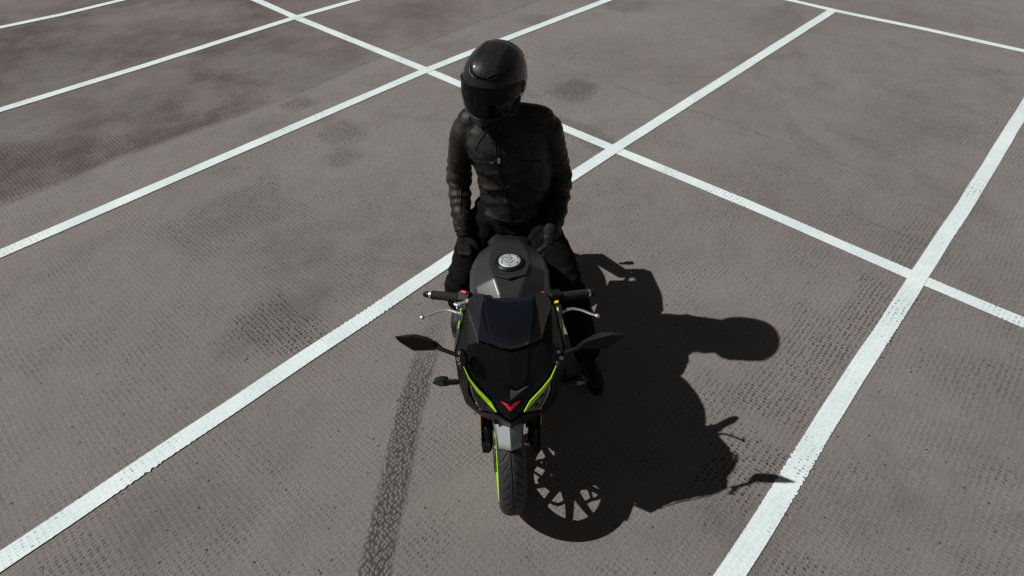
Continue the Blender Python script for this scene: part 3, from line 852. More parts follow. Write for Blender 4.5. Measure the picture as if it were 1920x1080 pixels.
# dish and filler cap
CC = Vector(pt(0.001, 1.877, .988)); tl = R(6)
nrm = Vector((0, math.sin(tl) * 0.6, math.cos(tl)))
ex = Vector((1, 0, 0)); ey = nrm.cross(ex).normalized()
def capp(a, r, o): return CC + ex * (r * math.cos(a)) + ey * (r * math.sin(a)) + nrm * o
mb = MB().lathe([(.0, -.004), (.0, .004), (.047, .004), (.052, .006), (.060, .001), (.062, -.004)], 48, capp)
mb.build('cap_surround', MT['satin'], cover)
mb = MB().lathe([(.0, .0), (.0, .0098), (.029, .0098), (.0295, .0085), (.031, .0085), (.0315, .0105), (.042, .0105), (.0445, .009), (.0445, .0)], 56, capp)
capo = mb.build('fuel_cap', MT['cap'], tank)
for kx in range(6):
    a = math.pi / 6 + kx * math.pi / 3
    c = capp(a, .0367, .0108)
    MB().cyl(c, c + nrm * 0.002, 0.0026, 10).build('cap_bolt', MT['dark'], capo)
mb = MB()
def line(pts, w=0.0011):
    q = [CC + ex * px + ey * py + nrm * 0.0108 for px, py in pts]
    mb.tube(q, w, 6)
line([(-.006, .020), (.008, .020), (.008, .008), (-.001, .004)]); line([(-.010, .010), (-.012, .019)]); line([(-.016, -.004), (-.010, -.008), (-.012, -.014)]); line([(.014, -.002), (.012, -.010), (.006, -.014)])
line([(-.004, -.017), (.006, -.018)]); line([(-.002, .001), (.003, -.002)])
mb.build('cap_engraving', MT['engrave'], capo)

# --- seat, tail, rear mudguard, tail lamp
mb = MB(); rings = []
for y, w, z, h in ((2.18, .07, .785, .05), (2.24, .10, .785, .06), (2.36, .135, .79, .07), (2.50, .14, .81, .07), (2.58, .11, .86, .08)):
    rings.append([pt(w * math.cos(a) * 1.0, y, z + h * 0.5 * math.sin(a)) for a in [2 * math.pi * i / 20 for i in range(20)]])
mb.rings(rings); mb.build('rider_seat', MT['seat'], bike)
mb = MB(); rings = []
for y, w, z, h in ((2.58, .10, .895, .06), (2.72, .10, .915, .06), (2.86, .07, .925, .05)):
    rings.append([pt(w * math.cos(a), y, z + h * 0.5 * math.sin(a)) for a in [2 * math.pi * i / 16 for i in range(16)]])
mb.rings(rings); mb.build('passenger_seat', MT['seat'], bike)
TV = [(0, 2.30, .72), (.13, 2.30, .76), (.15, 2.45, .70), (.12, 2.55, .86), (.125, 2.75, .89), (.06, 2.95, .93), (0, 2.97, .93), (0, 2.92, .85), (.09, 2.78, .80), (.09, 2.5, .66)]
panel('tail_cowl', TV, [(1, 2, 3), (3, 2, 8, 4), (4, 8, 7, 5), (5, 7, 6), (2, 9, 8), (0, 9, 2, 1)], MT['satin'], bike)
MB().prism([pt(-.05, y, z) for y, z in ((2.36, .76), (2.60, .82), (2.84, .84), (2.86, .74), (2.68, .64), (2.52, .58), (2.42, .46), (2.34, .50))], (.10, 0, 0)).build('undertray_shadow_fill', MT['plastic'], bike, bevel=0.008)  # unseen plate added to fill a gap in the tail's cast shadow
MB().box(pt(0, 2.955, .89), (.10, .03, .03)).build('tail_light', MT['tail_red'], bike, bevel=0.004)
mb = MB().prism([pt(-.05, 2.90, .83), pt(.05, 2.90, .83), pt(.07, 3.12, .60), pt(-.07, 3.12, .60)], (0, -0.02, -0.015))
rg = mb.build('rear_mudguard', MT['plastic'], bike, bevel=0.004)
def indicator(c, sg, front=True):
    c = Vector(c)
    mb = MB().tube([c, c + Vector((sg * .035, 0, 0))], 0.010, 12)
    for kx in range(4): mb.cyl(c + Vector((sg * (.004 + .008 * kx), 0, 0)), c + Vector((sg * (.008 + .008 * kx), 0, 0)), 0.0125, 12)
    st = mb.build('indicator', MT['plastic'], bike)
    P = [(.030, 0, .010), (.052, 0, .020), (.070, 0, .019), (.100, .008, -.006), (.068, 0, -.017), (.046, 0, -.016), (.030, 0, -.010)]
    body = [c + Vector((sg * x, y - .010, z)) for x, y, z in P]
    mb = MB().prism(body, (0, .030, 0), 0.25); mb.build('indicator_housing', MT['plastic'], st, bevel=0.003)
    lens = [c + Vector((sg * (x * .8 + .012), y - .013, z * .7)) for x, y, z in P[1:6]]
    MB().prism(lens, (0, .006, 0)).build('indicator_lens', MT['lens'], st, bevel=0.001)
    return st
for sg in (1, -1):
    indicator(pt(.203 * sg, 1.455, .745), sg)
    indicator(pt(.045 * sg, 3.02, .74), sg)

# --- handlebars, controls, levers
steer = 0.0
for sg in (1, -1):
    a = Vector(pt(.150 * sg, 1.735, .918)); e = Vector(pt(.342 * sg, 1.812, .872))
    ax = (e - a).normalized()
    hb = MB().tube([Vector(pt(.105 * sg, 1.712, .905)), a, e - ax * .012], 0.0112, 14).build('handlebar', MT['dark'], bike)
    g0, g1 = a + ax * .062, e - ax * .028
    prof = []
    mb = MB(); n = 30; pts = [g0.lerp(g1, i / n) for i in range(n + 1)]; rad = [.0175 + (.0014 if i % 2 else 0) for i in range(n + 1)]
    rad[0] = rad[1] = .020; rad[-1] = .0195
    mb.tube(pts, rad, 18, round_end=False); mb.build('grip', MT['grip'], hb)
    mb = MB().cyl(e - ax * .024, e - ax * .016, .0155, 18); mb.build('bar_ring', MT['alu'], hb)
    mb = MB().tube([e - ax * .012, e + ax * .006], [.0155, .0125], 18); mb.build('bar_end', MT['dark'], hb)
    # switch cube
    c = a + ax * .032 + Vector((0, .004, .002))
    rot = Vector((1, 0, 0)).rotation_difference(ax).to_matrix()
    mb = MB().box(c, (.056, .042, .046), rot); sw = mb.build('switch_housing', MT['plastic'], hb, bevel=0.008, seg=3)
    if sg < 0:
        MB().box(c + Vector((-.002, .0, .026)), (.024, .016, .012), Matrix.Rotation(R(14), 3, 'Y') @ rot).build('kill_switch', MT['red'], sw, bevel=0.003)
        MB().cyl(a + ax * .018 + Vector((0, -.035, .0)), a + ax * .018 + Vector((0, -.012, .004)), .012, 14).build('brake_clamp', MT['alu'], hb)
        mb = MB()
        a_ = a; a = a + ax * .030
        mb.box(a + ax * .006 + Vector((0, -.040, .006)), (.040, .016, .020), Matrix.Rotation(R(20), 3, 'Z'))
        mb.cyl(a + ax * .030 + Vector((0, -.052, -.008)), a + ax * .030 + Vector((0, -.052, .016)), .009, 12)
        mb.cyl(a + Vector((.012, -.022, .0)), a + Vector((.030, -.040, .0)), .009, 12)
        mb.box(a + ax * .036 + Vector((0, -.044, .002)), (.026, .014, .010), Matrix.Rotation(R(-35), 3, 'Z'))
        a = a_
        mb.build('master_cylinder', MT['alu'], hb, bevel=0.002)
        # fluid pot on its bracket
        MB().cyl(a + Vector((.045, -.05, .02)), a + Vector((.045, -.05, .055)), .018, 18).build('fluid_reservoir', MT['plastic'], hb, bevel=0.002)
    else:
        MB().box(c + Vector((-.046, -.002, .020)), (.010, .012, .012), rot).build('light_switch', MT['red'], sw, bevel=0.002)
        MB().box(c + Vector((.006, -.030, -.006)), (.022, .016, .014), Matrix.Rotation(R(-12), 3, 'Y')).build('horn_switch', MT['yellow'], sw, bevel=0.003)
        MB().cyl(a - ax * .012 + Vector((0, -.004, -.004)), a - ax * .004 + Vector((0, -.004, -.004)), .027, 20).build('clutch_clamp', MT['plastic'], hb)
        MB().tube([a + ax * .000 + Vector((0, -.028, .0)), a + ax * .004 + Vector((0, -.060, -.004))], .009, 12).build('clutch_perch', MT['plastic'], hb)
        MB().box(a - ax * .020 + Vector((0, -.012, .010)), (.006, .020, .020)).build('adjuster', MT['alu'], hb, bevel=0.001)
    # lever blade: cranked near the perch, ball tip
    lv = [(.187, 1.714, .870), (.207, 1.706, .870), (.232, 1.715, .872), (.256, 1.720, .872), (.290, 1.712, .870), (.324, 1.694, .868), (.347, 1.684, .868)]
    mb = MB().tube([pt(x * sg, y, z) for x, y, z in lv], [(.009, .006), (.0085, .006), (.0075, .005), (.0065, .0045), (.006, .004), (.006, .004), (.006, .004)], 12, samples=4)
    mb.ell(pt(.349 * sg, 1.683, .868), (.0095, .0095, .008))
    mb.build('lever', MT['alu'], hb)

# --- triple clamp, fork caps, instrument
MB().box(pt(0, 1.705, .925), (.23, .065, .022)).build('triple_clamp', MT['dark'], bike, bevel=0.008)
for sg in (1, -1):
    mb = MB().cyl(pt(.085 * sg, 1.690, .925), pt(.085 * sg, 1.684, .962), .026, 22); fc = mb.build('fork_cap', MT['dark'], bike, bevel=0.002)
    MB().cyl(pt(.085 * sg, 1.684, .962), pt(.085 * sg, 1.683, .967), .010, 6).build('adjuster_nut', MT['alu'], fc)
MB().cyl(pt(0, 1.685, .93), pt(0, 1.683, .942), .014, 6).build('stem_nut', MT['steel'], bike)
MB().box(pt(0, 1.640, .955), (.15, .02, .085), Matrix.Rotation(R(-50), 3, 'X')).build('instrument_panel', MT['disp'], bike, bevel=0.006)

# --- mirrors
for sg in (1, -1):
    P = [(-.409, 1.452, 1.006), (-.358, 1.450, 1.010), (-.280, 1.456, .973), (-.255, 1.462, .944), (-.261, 1.466, .932), (-.275, 1.470, .912), (-.356, 1.472, .908), (-.398, 1.462, .968)]
    poly = [pt(-x * sg, y, z) for x, y, z in P]
    mb = MB()
    n = len(poly)
    F = [Vector(p) for p in poly]; c = sum(F, Vector()) / n
    front = [p.lerp(c, .015) for p in F]
    midr = [p + Vector((0, .005, .0)) for p in F]
    back = [p.lerp(c, .46) + Vector((0, .036, -.006)) for p in F]
    mb.rings([front, midr, back])
    mh = mb.build('mirror', MT['plastic'], bike, bevel=0.0015)
    gl = [p.lerp(c, .50) + Vector((0, .0355, -.006)) for p in F]
    MB().prism(gl, (0, .002, 0)).build('mirror_glass', MT['glass'], mh, smooth=False)
    mb = MB().tube([pt(.274 * sg, 1.472, .942), pt(.245 * sg, 1.452, .938), pt(.182 * sg, 1.432, .925)], [.014, .008, .0075], 12)
    st = mb.build('mirror_stalk', MT['dark'], mh)
    # foot plate with three bolts on the cheek
    c0 = Vector(pt(.170 * sg, 1.424, .926)); nn = Vector((sg * .45, -.62, .52)).normalized()
    e1 = Vector((0, 1, .85)); e1 = (e1 - nn * e1.dot(nn)).normalized(); e2 = nn.cross(e1)
    mb = MB().lathe([(0.0, 0), (0, .010), (.022, .010), (.026, .006), (.026, 0)], 28, lambda a, r, o: c0 + e1 * (r * 1.25 * math.cos(a)) + e2 * (r * .85 * math.sin(a)) + nn * (o + .002))
    fp = mb.build('mirror_foot', MT['gloss'], mh)
    for (u, v, r) in ((.018, .004, .0058), (-.004, -.010 * sg, .0068), (-.020, .006, .005)):
        q = c0 + e1 * u + e2 * v + nn * .012
        MB().lathe([(r * .45, 0), (r * .45, .002), (r * .55, .004), (r, .004), (r, 0)], 16, lambda a, rr, o: q + e1 * (rr * math.cos(a)) + e2 * (rr * math.sin(a)) + nn * o).build('mirror_bolt', MT['steel'], fp)

# --- wheels
def wheel(c, name, R_out, half, R_rim, steer_deg, front=True):
    rotm = Matrix.Rotation(R(steer_deg), 3, 'Z')
    def fn(a, r, o):
        return c + rotm @ Vector((o, r * math.cos(a), r * math.sin(a)))
    def P(a, r, o): return fn(a, r, o)
    # hub
    hubp = [(.010, -.055), (.030, -.055), (.034, -.03), (.030, 0), (.034, .03), (.030, .055), (.010, .055)]
    mb = MB().lathe(hubp, 40, P)
    hub = mb.build(name, MT['satin'], bike)
    # rim and ten paired spokes
    rp = [(R_rim - .018, -.020), (R_rim - .010, -half * .62), (R_rim + .006, -half * .66), (R_rim + .006, -half * .60), (R_rim - .004, -half * .5), (R_rim - .010, 0), (R_rim - .004, half * .5), (R_rim + .006, half * .60), (R_rim + .006, half * .66), (R_rim - .010, half * .62), (R_rim - .018, .020)]
    mb = MB().lathe(rp, 96, P)
    for k in range(5):
        for s in (1, -1):
            base = R(98) + k * 2 * math.pi / 5
            a0 = base + s * R(10); a1 = base + s * R(17)
            rings = []
            for t in (0, .25, .5, .75, 1):
                r = lerp(.026, R_rim - .012, t); a = lerp(a0, a1, t)
                w = lerp(.013, .0085, t); d = lerp(.020, .012, t)
                ctr = P(a, r, 0); ta = (P(a + .01, r, 0) - P(a - .01, r, 0)).normalized(); axv = rotm @ Vector((1, 0, 0))
                rings.append([ctr + ta * w * u + axv * d * v for u, v in ((-1, -.6), (-.6, -1), (.6, -1), (1, -.6), (1, .6), (.6, 1), (-.6, 1), (-1, .6))])
            mb.rings(rings)
    rim = mb.build('rim', MT['satin'], hub, sharp=30)
    # rim tape
    for s in (1, -1):
        mb = MB().lathe([(R_rim + .019, s * (half * .90)), (R_rim + .019, s * (half * .985 + .0025)), (R_rim + .006, s * (half * .93 + .0025)), (R_rim + .006, s * half * .80)], 96, P)
        mb.build('rim_tape', MT['lime'], hub)
    # tyre with cut tread
    na, nc = 900, 80
    rc = R_out - .0
    rings = []
    npat = 40
    for i in range(na):
        a = 2 * math.pi * i / na; row = []
        for j in range(nc):
            b = 2 * math.pi * j / nc
            # outward crown is rounder, inner tucks to the rim bead
            o = half * math.sin(b) * (1.0 if math.cos(b) > 0 else (1.0 - .25 * abs(math.cos(b))))
            hr = (R_out - R_rim)
            if math.cos(b) > 0: r = R_rim + hr * .42 + hr * .58 * math.cos(b)
            else: r = R_rim + hr * .42 + hr * .42 * math.cos(b)
            if math.cos(b) > 0.05:
                u = o / half            # -1..1 across the tread
                g = 0.0
                au = abs(u)
                if au < .035: g = .0045
                # long slanted cuts pointing like arrows
                ph = (a * npat / (2 * math.pi) + (0.5 if u > 0 else 0)) % 1.0
                cp = (ph - (.15 + 1.25 * (au - .10) / .7)) % 1.0
                cw = .075 * (1 - abs((au - .47) / .39) ** 2) if .10 < au < .85 else -1
                if cw > 0 and min(cp, 1 - cp) < cw: g = .0042
                r -= g
            row.append(P(a, r, o))
        rings.append(row)
    rings.append(rings[0])
    mb = MB(); mb.rings(rings, cap=False)
    me = mb.mesh('tyre', fixn=False)
    bm = bmesh.new(); bm.from_mesh(me); bmesh.ops.remove_doubles(bm, verts=bm.verts, dist=1e-6); bmesh.ops.recalc_face_normals(bm, faces=bm.faces); bm.to_mesh(me); bm.free()
    link_mesh('tyre', me, MT['rubber'], hub, sharp=50)
    # discs: wavy outer edge, ring joined to carrier by arms
    for s in ((1, -1) if front else (1,)):
        n = 120; ro = .126 if front else .11; ri = ro - .017
        mb = MB(); A = []; B = []
        o = s * (.062 if front else .055)
        rgs = []
        for i in range(n):
            a = 2 * math.pi * i / n; rw = ro + .004 * math.cos(a * 10); rv = ri + .003 * math.cos(a * 10)
            rgs.append([P(a, rv, o - .002), P(a, rw, o - .002), P(a, rw, o + .002), P(a, rv, o + .002)])
        rgs.append(rgs[0]); mb.rings(rgs, cap=False)
        d = mb.build('brake_disc', MT['disc'], hub, sharp=40)
        mb = MB().lathe([(.030, o - .002), (.030, o + .002), (.062, o + .002), (.062, o - .002)], 40, P)
        for kx in range(8):
            a = kx * math.pi / 4 + .2
            q0 = P(a, .058, o); q1 = P(a + .22, ri + .006, o); mb.tube([q0, q1], .006, 8)
        mb.build('disc_carrier', MT['dark'], d)
    return hub
front = wheel(FA, 'front_wheel', .300, .055, .222, 4.5)
rear = wheel(RA, 'rear_wheel', .308, .078, .222, 0.0, front=False)
MB().cyl(pt(-.12, FA.y, FA.z), pt(.12, FA.y, FA.z), .013, 16).build('front_axle', MT['steel'], bike)

# --- fork legs with lugs, calipers, reflectors
for sg in (1, -1):
    top = Vector(pt(.098 * sg, 1.700, .955)); low = Vector(pt(.098 * sg, 1.452, .365)); m = top.lerp(low, .42)
    mb = MB().tube([top, m], .026, 20, round_end=False); mb.tube([m, low], [.0205, .0205], 20, round_end=False)
    fk = mb.build('fork_leg', MT['dark'], bike)
    mb = MB()
    mb.tube([low + Vector((0, .012, .05)), low, Vector(pt(.102 * sg, 1.462, .300)), Vector(pt(.102 * sg, 1.460, .268))], [.026, .027, .024, .018], 16)
    mb.box(pt(.110 * sg, 1.455, .300), (.030, .045, .050))
    mb.build('fork_foot', MT['satin'], fk, bevel=0.002)
    mb = MB()
    mb.box(pt(.095 * sg, 1.570, .365), (.062, .055, .110), Matrix.Rotation(R(-35), 3, 'X'))
    mb.box(pt(.105 * sg, 1.525, .385), (.020, .06, .035))
    mb.build('brake_caliper', MT['satin'], fk, bevel=0.008)
    mb = MB().box(pt(.126 * sg, 1.475, .50), (.004, .022, .085), Matrix.Rotation(R(-22), 3, 'X')); mb.build('reflector', MT['amber'], fk, bevel=0.001)
    mb = MB().box(pt(.123 * sg, 1.462, .42), (.006, .034, .16), Matrix.Rotation(R(-22), 3, 'X')); mb.build('fork_guard', MT['satin'], fk, bevel=0.002)
    MB().tube([pt(.11 * sg, 1.56, .40), pt(.12 * sg, 1.60, .50), pt(.11 * sg, 1.58, .66), pt(.07 * sg, 1.62, .84)], .0045, 8, samples=6).build('brake_hose', MT['hose'], fk)

# --- front mudguard hugging the tyre
mb = MB(); rot4 = Matrix.Rotation(R(4), 3, 'Z')
rows = []
for i in range(25):
    row = []
    wd = lerp(.050, .066, sstep(i, 0, 8)) * lerp(1, .75, sstep(i, 16, 24))
    for j in range(-6, 7):
        u = j / 6
        a = R(lerp(126 + 2 * (1 - abs(u)), 20, i / 24))    # angle in the wheel plane; over 90 is toward the nose
        rr = .328 - .046 * abs(u) - (.030 if abs(u) > .99 else 0)
        q = Vector((u * wd, rr * math.cos(a) , rr * math.sin(a)))
        q.y = -abs(q.y) if a > math.pi / 2 else abs(q.y)
        row.append(FA + rot4 @ q)
    rows.append(row)
mb.rings(rows, cap=False, closed=False)
fm = mb.build('front_mudguard', MT['grey'], bike, sharp=8)
s = fm.modifiers.new('t', 'SOLIDIFY'); s.thickness = 0.004; s.offset = 0
for sg in (1, -1):
    MB().prism([FA + Vector((.062 * sg, y, z)) for y, z in ((-.04, .29), (.08, .30), (.08, .22), (.03, .17), (-.01, .22))], (.012 * sg, 0, 0), .1).build('mudguard_stay', MT['satin'], fm, bevel=0.002)

# --- engine, radiator, frame, exhaust, swingarm, stand, pegs
mb = MB(); mb.box(pt(0, 1.66, .55), (.30, .05, .34), Matrix.Rotation(R(-14), 3, 'X')); mb.build('radiator', MT['dark'], bike, bevel=0.006)
mb = MB(); mb.box(pt(0, 1.985, .44), (.28, .62, .30)); mb.box(pt(0, 1.84, .60), (.24, .20, .24), Matrix.Rotation(R(20), 3, 'X')); mb.cyl(pt(-.175, 2.02, .40), pt(.175, 2.02, .40), .11, 28)  # main box stretched rearward to keep sun off the ground beyond
mb.build('engine', MT['dark'], bike, bevel=0.012)
mb = MB()
for sg in (1, -1):
    mb.tube([pt(.07 * sg, 1.72, .84), pt(.15 * sg, 1.95, .72), pt(.14 * sg, 2.22, .56), pt(.10 * sg, 2.30, .40)], [(.016, .03)] * 4, 12, samples=5)
    mb.tube([pt(.12 * sg, 2.15, .68), pt(.10 * sg, 2.60, .80), pt(.05 * sg, 2.85, .86)], .014, 10)
mb.build('frame', MT['dark'], bike)
mb = MB()
for sg in (1, -1): mb.tube([pt(.10 * sg, 2.28, .40), pt(.125 * sg, 2.55, .38), pt(.11 * sg, 2.86, .308)], [(.018, .035), (.016, .030), (.014, .024)], 12, samples=4)
mb.cyl(pt(-.11, 2.36, .395), pt(.11, 2.36, .395), .03, 16)
mb.build('swingarm', MT['dark'], bike)
mb = MB().tube([pt(-.05, 1.75, .45), pt(-.06, 1.80, .24), pt(-.10, 2.10, .22), pt(-.16, 2.40, .34), pt(-.19, 2.85, .48)], [.022, .022, .026, .045, .050], 18, samples=6)
mb.build('exhaust', MT['dark'], bike)
mb = MB().tube([pt(.12, 2.12, .30), pt(.27, 2.08, .015)], .011, 12); mb.box(pt(.275, 2.08, .008), (.05, .07, .012)); mb.build('side_stand', MT['dark'], bike)
for sg in (1, -1):
    MB().tube([pt(.13 * sg, 2.36, .36), pt(.24 * sg, 2.36, .36)], .012, 10).build('foot_peg', MT['steel'], bike)
MB().tube([pt(0, 2.62, .74), pt(0, 2.40, .42)], .03, 16).build('shock_absorber', MT['dark'], bike)

# ================================================================== PERSON
person = thing('person', (0.0, 2.40, 0), 'rider in black leather jacket, dark jeans and carbon full-face helmet sitting astride the motorcycle', 'person')

HIP = {-1: Vector((-.095, 2.40, .875)), 1: Vector((.090, 2.40, .875))}
KNEE = {-1: Vector((-.255, 2.240, .540)), 1: Vector((.287, 2.105, .565))}
ANK = {-1: Vector((-.300, 2.500, .150)), 1: Vector((.405, 2.140, .100))}
TOE = {-1: Vector((-.318, 2.372, .030)), 1: Vector((.448, 1.960, .035))}
SHO = {-1: Vector((-.188, 2.405, 1.325)), 1: Vector((.150, 2.405, 1.330))}
ELB = {-1: Vector((-.245, 2.445, 1.000)), 1: Vector((.234, 2.445, .985))}
WRI = {-1: Vector((-.228, 2.290, .850)), 1: Vector((.182, 2.250, .820))}
HEADC = Vector((-.062, 2.370, 1.535))
NECK = Vector((-.040, 2.408, 1.400))

# continuous body under the clothes
mb = MB()
def hring(z, cx, cy, rx, ry, n=32, e=2.3, sx=0):
    out = []
    for j in range(n):
        a = 2 * math.pi * j / n; ca, sa = math.cos(a), math.sin(a)
        out.append((cx + rx * math.copysign(abs(ca) ** (2 / e), ca), cy + ry * math.copysign(abs(sa) ** (2 / e), sa), z))
    return out
mb.rings([hring(.80, 0, 2.40, .08, .07), hring(.86, 0, 2.40, .135, .095), hring(1.0, -.01, 2.43, .115, .08), hring(1.15, -.02, 2.44, .13, .085), hring(1.28, -.03, 2.45, .145, .085), hring(1.35, -.035, 2.45, .08, .06), hring(1.38, -.04, 2.45, .045, .045)])
mb.tube([NECK - Vector((0, 0, .06)), HEADC + Vector((0, .02, -.06))], .045, 16)
mb.ell(HEADC + Vector((0, .010, -.01)), (.062, .078, .095))
mb.ell(HEADC + Vector((-.022, -.062, -.03)), (.010, .016, .016))
for s in (-1, 1):
    mb.tube([HIP[s], KNEE[s], ANK[s], ANK[s] * .6 + TOE[s] * .4, TOE[s] + Vector((0, .03, .02))], [.065, .045, .022, .018, .014], 16)
    mb.tube([SHO[s], ELB[s], WRI[s]], [.040, .030, .022], 14)
    mb.ell(WRI[s] + Vector((0, -.02, -.03)), (.020, .018, .03))
body = link_mesh('body', fuse(mb, .010, 6), MT['skin'], person, sharp=180)

# jacket
RING = 0
TOR = [(.868, .005, 2.400, .160, .125), (.90, .006, 2.408, .158, .135), (.95, .010, 2.420, .160, .145), (1.02, .018, 2.420, .170, .142), (1.10, .012, 2.412, .178, .142), (1.18, -.006, 2.402, .181, .142),
       (1.26, -.020, 2.395, .186, .136), (1.32, -.026, 2.400, .178, .118), (1.372, -.034, 2.405, .132, .088), (1.400, -.038, 2.408, .090, .072), (1.43, -.040, 2.406, .070, .064)]
SLV = {-1: [SHO[-1] + Vector((.03, 0, .0)), SHO[-1] + Vector((-.005, 0, -.03)), Vector((-.222, 2.425, 1.20)), Vector((-.240, 2.440, 1.09)), ELB[-1], Vector((-.243, 2.39, .935)), Vector((-.234, 2.33, .885)), WRI[-1]],
       1: [SHO[1] + Vector((-.03, 0, .0)), SHO[1] + Vector((.012, 0, -.03)), Vector((.192, 2.425, 1.20)), Vector((.218, 2.438, 1.09)), ELB[1], Vector((.225, 2.385, .920)), Vector((.206, 2.32, .868)), WRI[1]]}
mb = MB()
mb.rings([hring(*t, e=2.1) for t in TOR])
for s in (-1, 1):
    mb.tube(SLV[s], [.060, .066, .058, .055, .056, .052, .047, .041], 22, samples=3, round_end=True)
    # shoulder yoke
    mb.tube([NECK + Vector((s * .035, 0, -.035)), SHO[s] + Vector((-s * .02, 0, .016))], [.058, .062], 16)

def seg_info(p, pts):
    best = (9, 0, 0); acc = 0
    for a, b in zip(pts[:-1], pts[1:]):
        d = b - a; L = d.length; t = max(0, min(1, (p - a).dot(d) / (L * L))); q = a + d * t; dd = (p - q).length
        if dd < best[0]: best = (dd, acc + t * L, (p - q))
        acc += L
    return best + (acc,)

def ridge(n): return 1 - min(1, abs(n) * 2.6)

def jacket_disp(p, n):
    d = 0.0
    dl, sl, rl, Ll = seg_info(p, SLV[-1]); dr, sr, rr_, Lr = seg_info(p, SLV[1])
    s = -1 if dl < dr else 1
    dd, sa, L = (dl, sl, Ll) if s < 0 else (dr, sr, Lr)
    torso = abs(p.x + .015) < .135 + .02
    if dd < .075 and (abs(p.x + .02) > .15 or p.z < .93 and abs(p.x) > .165):
        # rings of folds bunched at the elbow and above the cuff
        u = sa / L
        env = math.exp(-((u - .56) / .17) ** 2) * 1.0 + math.exp(-((u - .95) / .10) ** 2) * .6 + .16
        w = noise.noise(Vector((p.x * 9, p.y * 9, p.z * 9 + s))) * 2.4
        ph = 2 * math.pi * sa / .048 + w * 1.8 + (p.y - 2.42) * 22
        r = (math.sin(ph) * .5 + .5) ** 1.4
        r2 = noise.noise(Vector((p.x * 14, p.y * 14, p.z * 40)))
        d += env * (.0105 * (r - .45) + .0050 * r2)
        d += .0035 * noise.noise(p * 16)
    else:
        # drag folds: from the armpits towards the waist, horizontal bunching at the belly
        q = p.copy()
        f1 = ridge(noise.noise(Vector((q.x * 6 + q.z * 3.2, q.y * 3, q.z * 9 - q.x * 6))))
        f2 = ridge(noise.noise(Vector((q.x * 5 - q.z * 3.2 + 7, q.y * 3, q.z * 10 + q.x * 5))))
        e = math.exp(-((q.z - 1.04) / .12) ** 2)
        e2 = math.exp(-((q.z - 1.20) / .06) ** 2) * .35
        d += (e + e2) * (.012 * (f1 - .5) + .010 * (f2 - .5)) + .0050 * noise.noise(q * 9) + .0022 * noise.noise(q * 24)
        if q.z < .935: d += .004 * math.exp(-((q.z - .905) / .010) ** 2)
    return d
jm = fuse(mb, .0065, 5, jacket_disp)
jacket = link_mesh('jacket', jm, MT['leather'], person, sharp=180)
JB = BVHTree.FromObject(jacket, bpy.context.evaluated_depsgraph_get())
TL = Vector(person.location)
def on_front(x, z, off=.0015, bvh=None, yfrom=1.6, dirv=(0, 1, 0)):
    h = (bvh or JB).ray_cast(Vector((x, yfrom, z)) - TL, Vector(dirv))
    if h[0] is None: return None
    return h[0] + TL + h[1] * off
def seam(name, pts, r, material, parent, n=26, bvh=None, off=.001, flat=1.0):
    P = []
    for i in range(n + 1):
        t = i / n * (len(pts) - 1); k = min(int(t), len(pts) - 2); f = t - k
        x = lerp(pts[k][0], pts[k + 1][0], f); z = lerp(pts[k][1], pts[k + 1][1], f)
        q = on_front(x, z, off, bvh)
        if q is not None: P.append(q)
    # drop jumps
    P = [p for i, p in enumerate(P) if i == 0 or (p - P[i - 1]).length < .06]
    if len(P) < 2: return None
    return MB().tube(P, r, 8, flat=flat).build(name, material, parent)
# front zip, its puller, chest pocket zips, seams, waistband
seam('front_zip', [(-.052, 1.335), (-.046, 1.20), (-.022, 1.06), (-.004, .98), (.002, .88)], .0035, MT['dark'], jacket, 40)
seam('placket', [(-.064, 1.33), (-.058, 1.20), (-.034, 1.06), (-.014, .98), (-.008, .88)], .0030, MT['leather'], jacket, 40)
q = on_front(-.050, 1.228, .004)
pl = MB().box(q + Vector((0, -.002, .004)), (.011, .004, .024)).build('zip_puller', MT['alu'], jacket, bevel=0.001)
MB().box(q + Vector((.001, -.003, -.036)), (.010, .003, .052), Matrix.Rotation(R(2), 3, 'Y')).build('puller_strap', MT['glove'], pl, bevel=0.001)
seam('chest_zip', [(-.155, 1.200), (-.11, 1.207), (-.070, 1.218)], .0034, MT['dark'], jacket)
q = on_front(-.078, 1.216, .004); MB().box(q, (.012, .003, .006)).build('zip_tab', MT['steel'], jacket, bevel=0.0008)
seam('chest_zip', [(.045, 1.225), (.085, 1.215), (.13, 1.20)], .0034, MT['dark'], jacket)
seam('pocket_welt', [(-.150, 1.195), (-.11, 1.200), (-.066, 1.210)], .0030, MT['leather'], jacket)
seam('shoulder_seam', [(-.085, 1.365), (-.125, 1.315), (-.150, 1.262)], .0028, MT['leather'], jacket)
seam('shoulder_seam', [(.02, 1.365), (.065, 1.315), (.092, 1.262)], .0028, MT['leather'], jacket)
seam('pocket_seam', [(-.140, .965), (-.132, 1.0), (-.105, 1.02)], .0030, MT['leather'], jacket)
seam('hem_band', [(-.15, .918), (-.07, .905), (.0, .898), (.07, .902), (.14, .915)], .0032, MT['leather'], jacket, 40)
seam('sleeve_zip', [(-.236, 1.0), (-.238, .93), (-.232, .87)], .0030, MT['dark'], jacket)
seam('sleeve_zip', [(.206, .96), (.190, .90), (.178, .85)], .0030, MT['dark'], jacket)
# stand collar
rings = []
for z, k in ((1.385, 1.0), (1.41, .98), (1.435, .97), (1.437, .90), (1.41, .90)):
    rings.append([(x, y + (-.010 if z > 1.4 else 0), zz) for x, y, zz in hring(z, -.042, 2.404, .082 * k, .078 * k)])
MB().rings(rings, cap=False).build('collar', MT['leather'], jacket)
for s in (-1, 1):
    dv = (WRI[s] - SLV[s][-2]).normalized()
    MB().tube([WRI[s] - dv * .014, WRI[s] + dv * .016], [.0445, .043], 24, round_end=False).build('cuff', MT['leather'], jacket, bevel=0.003)

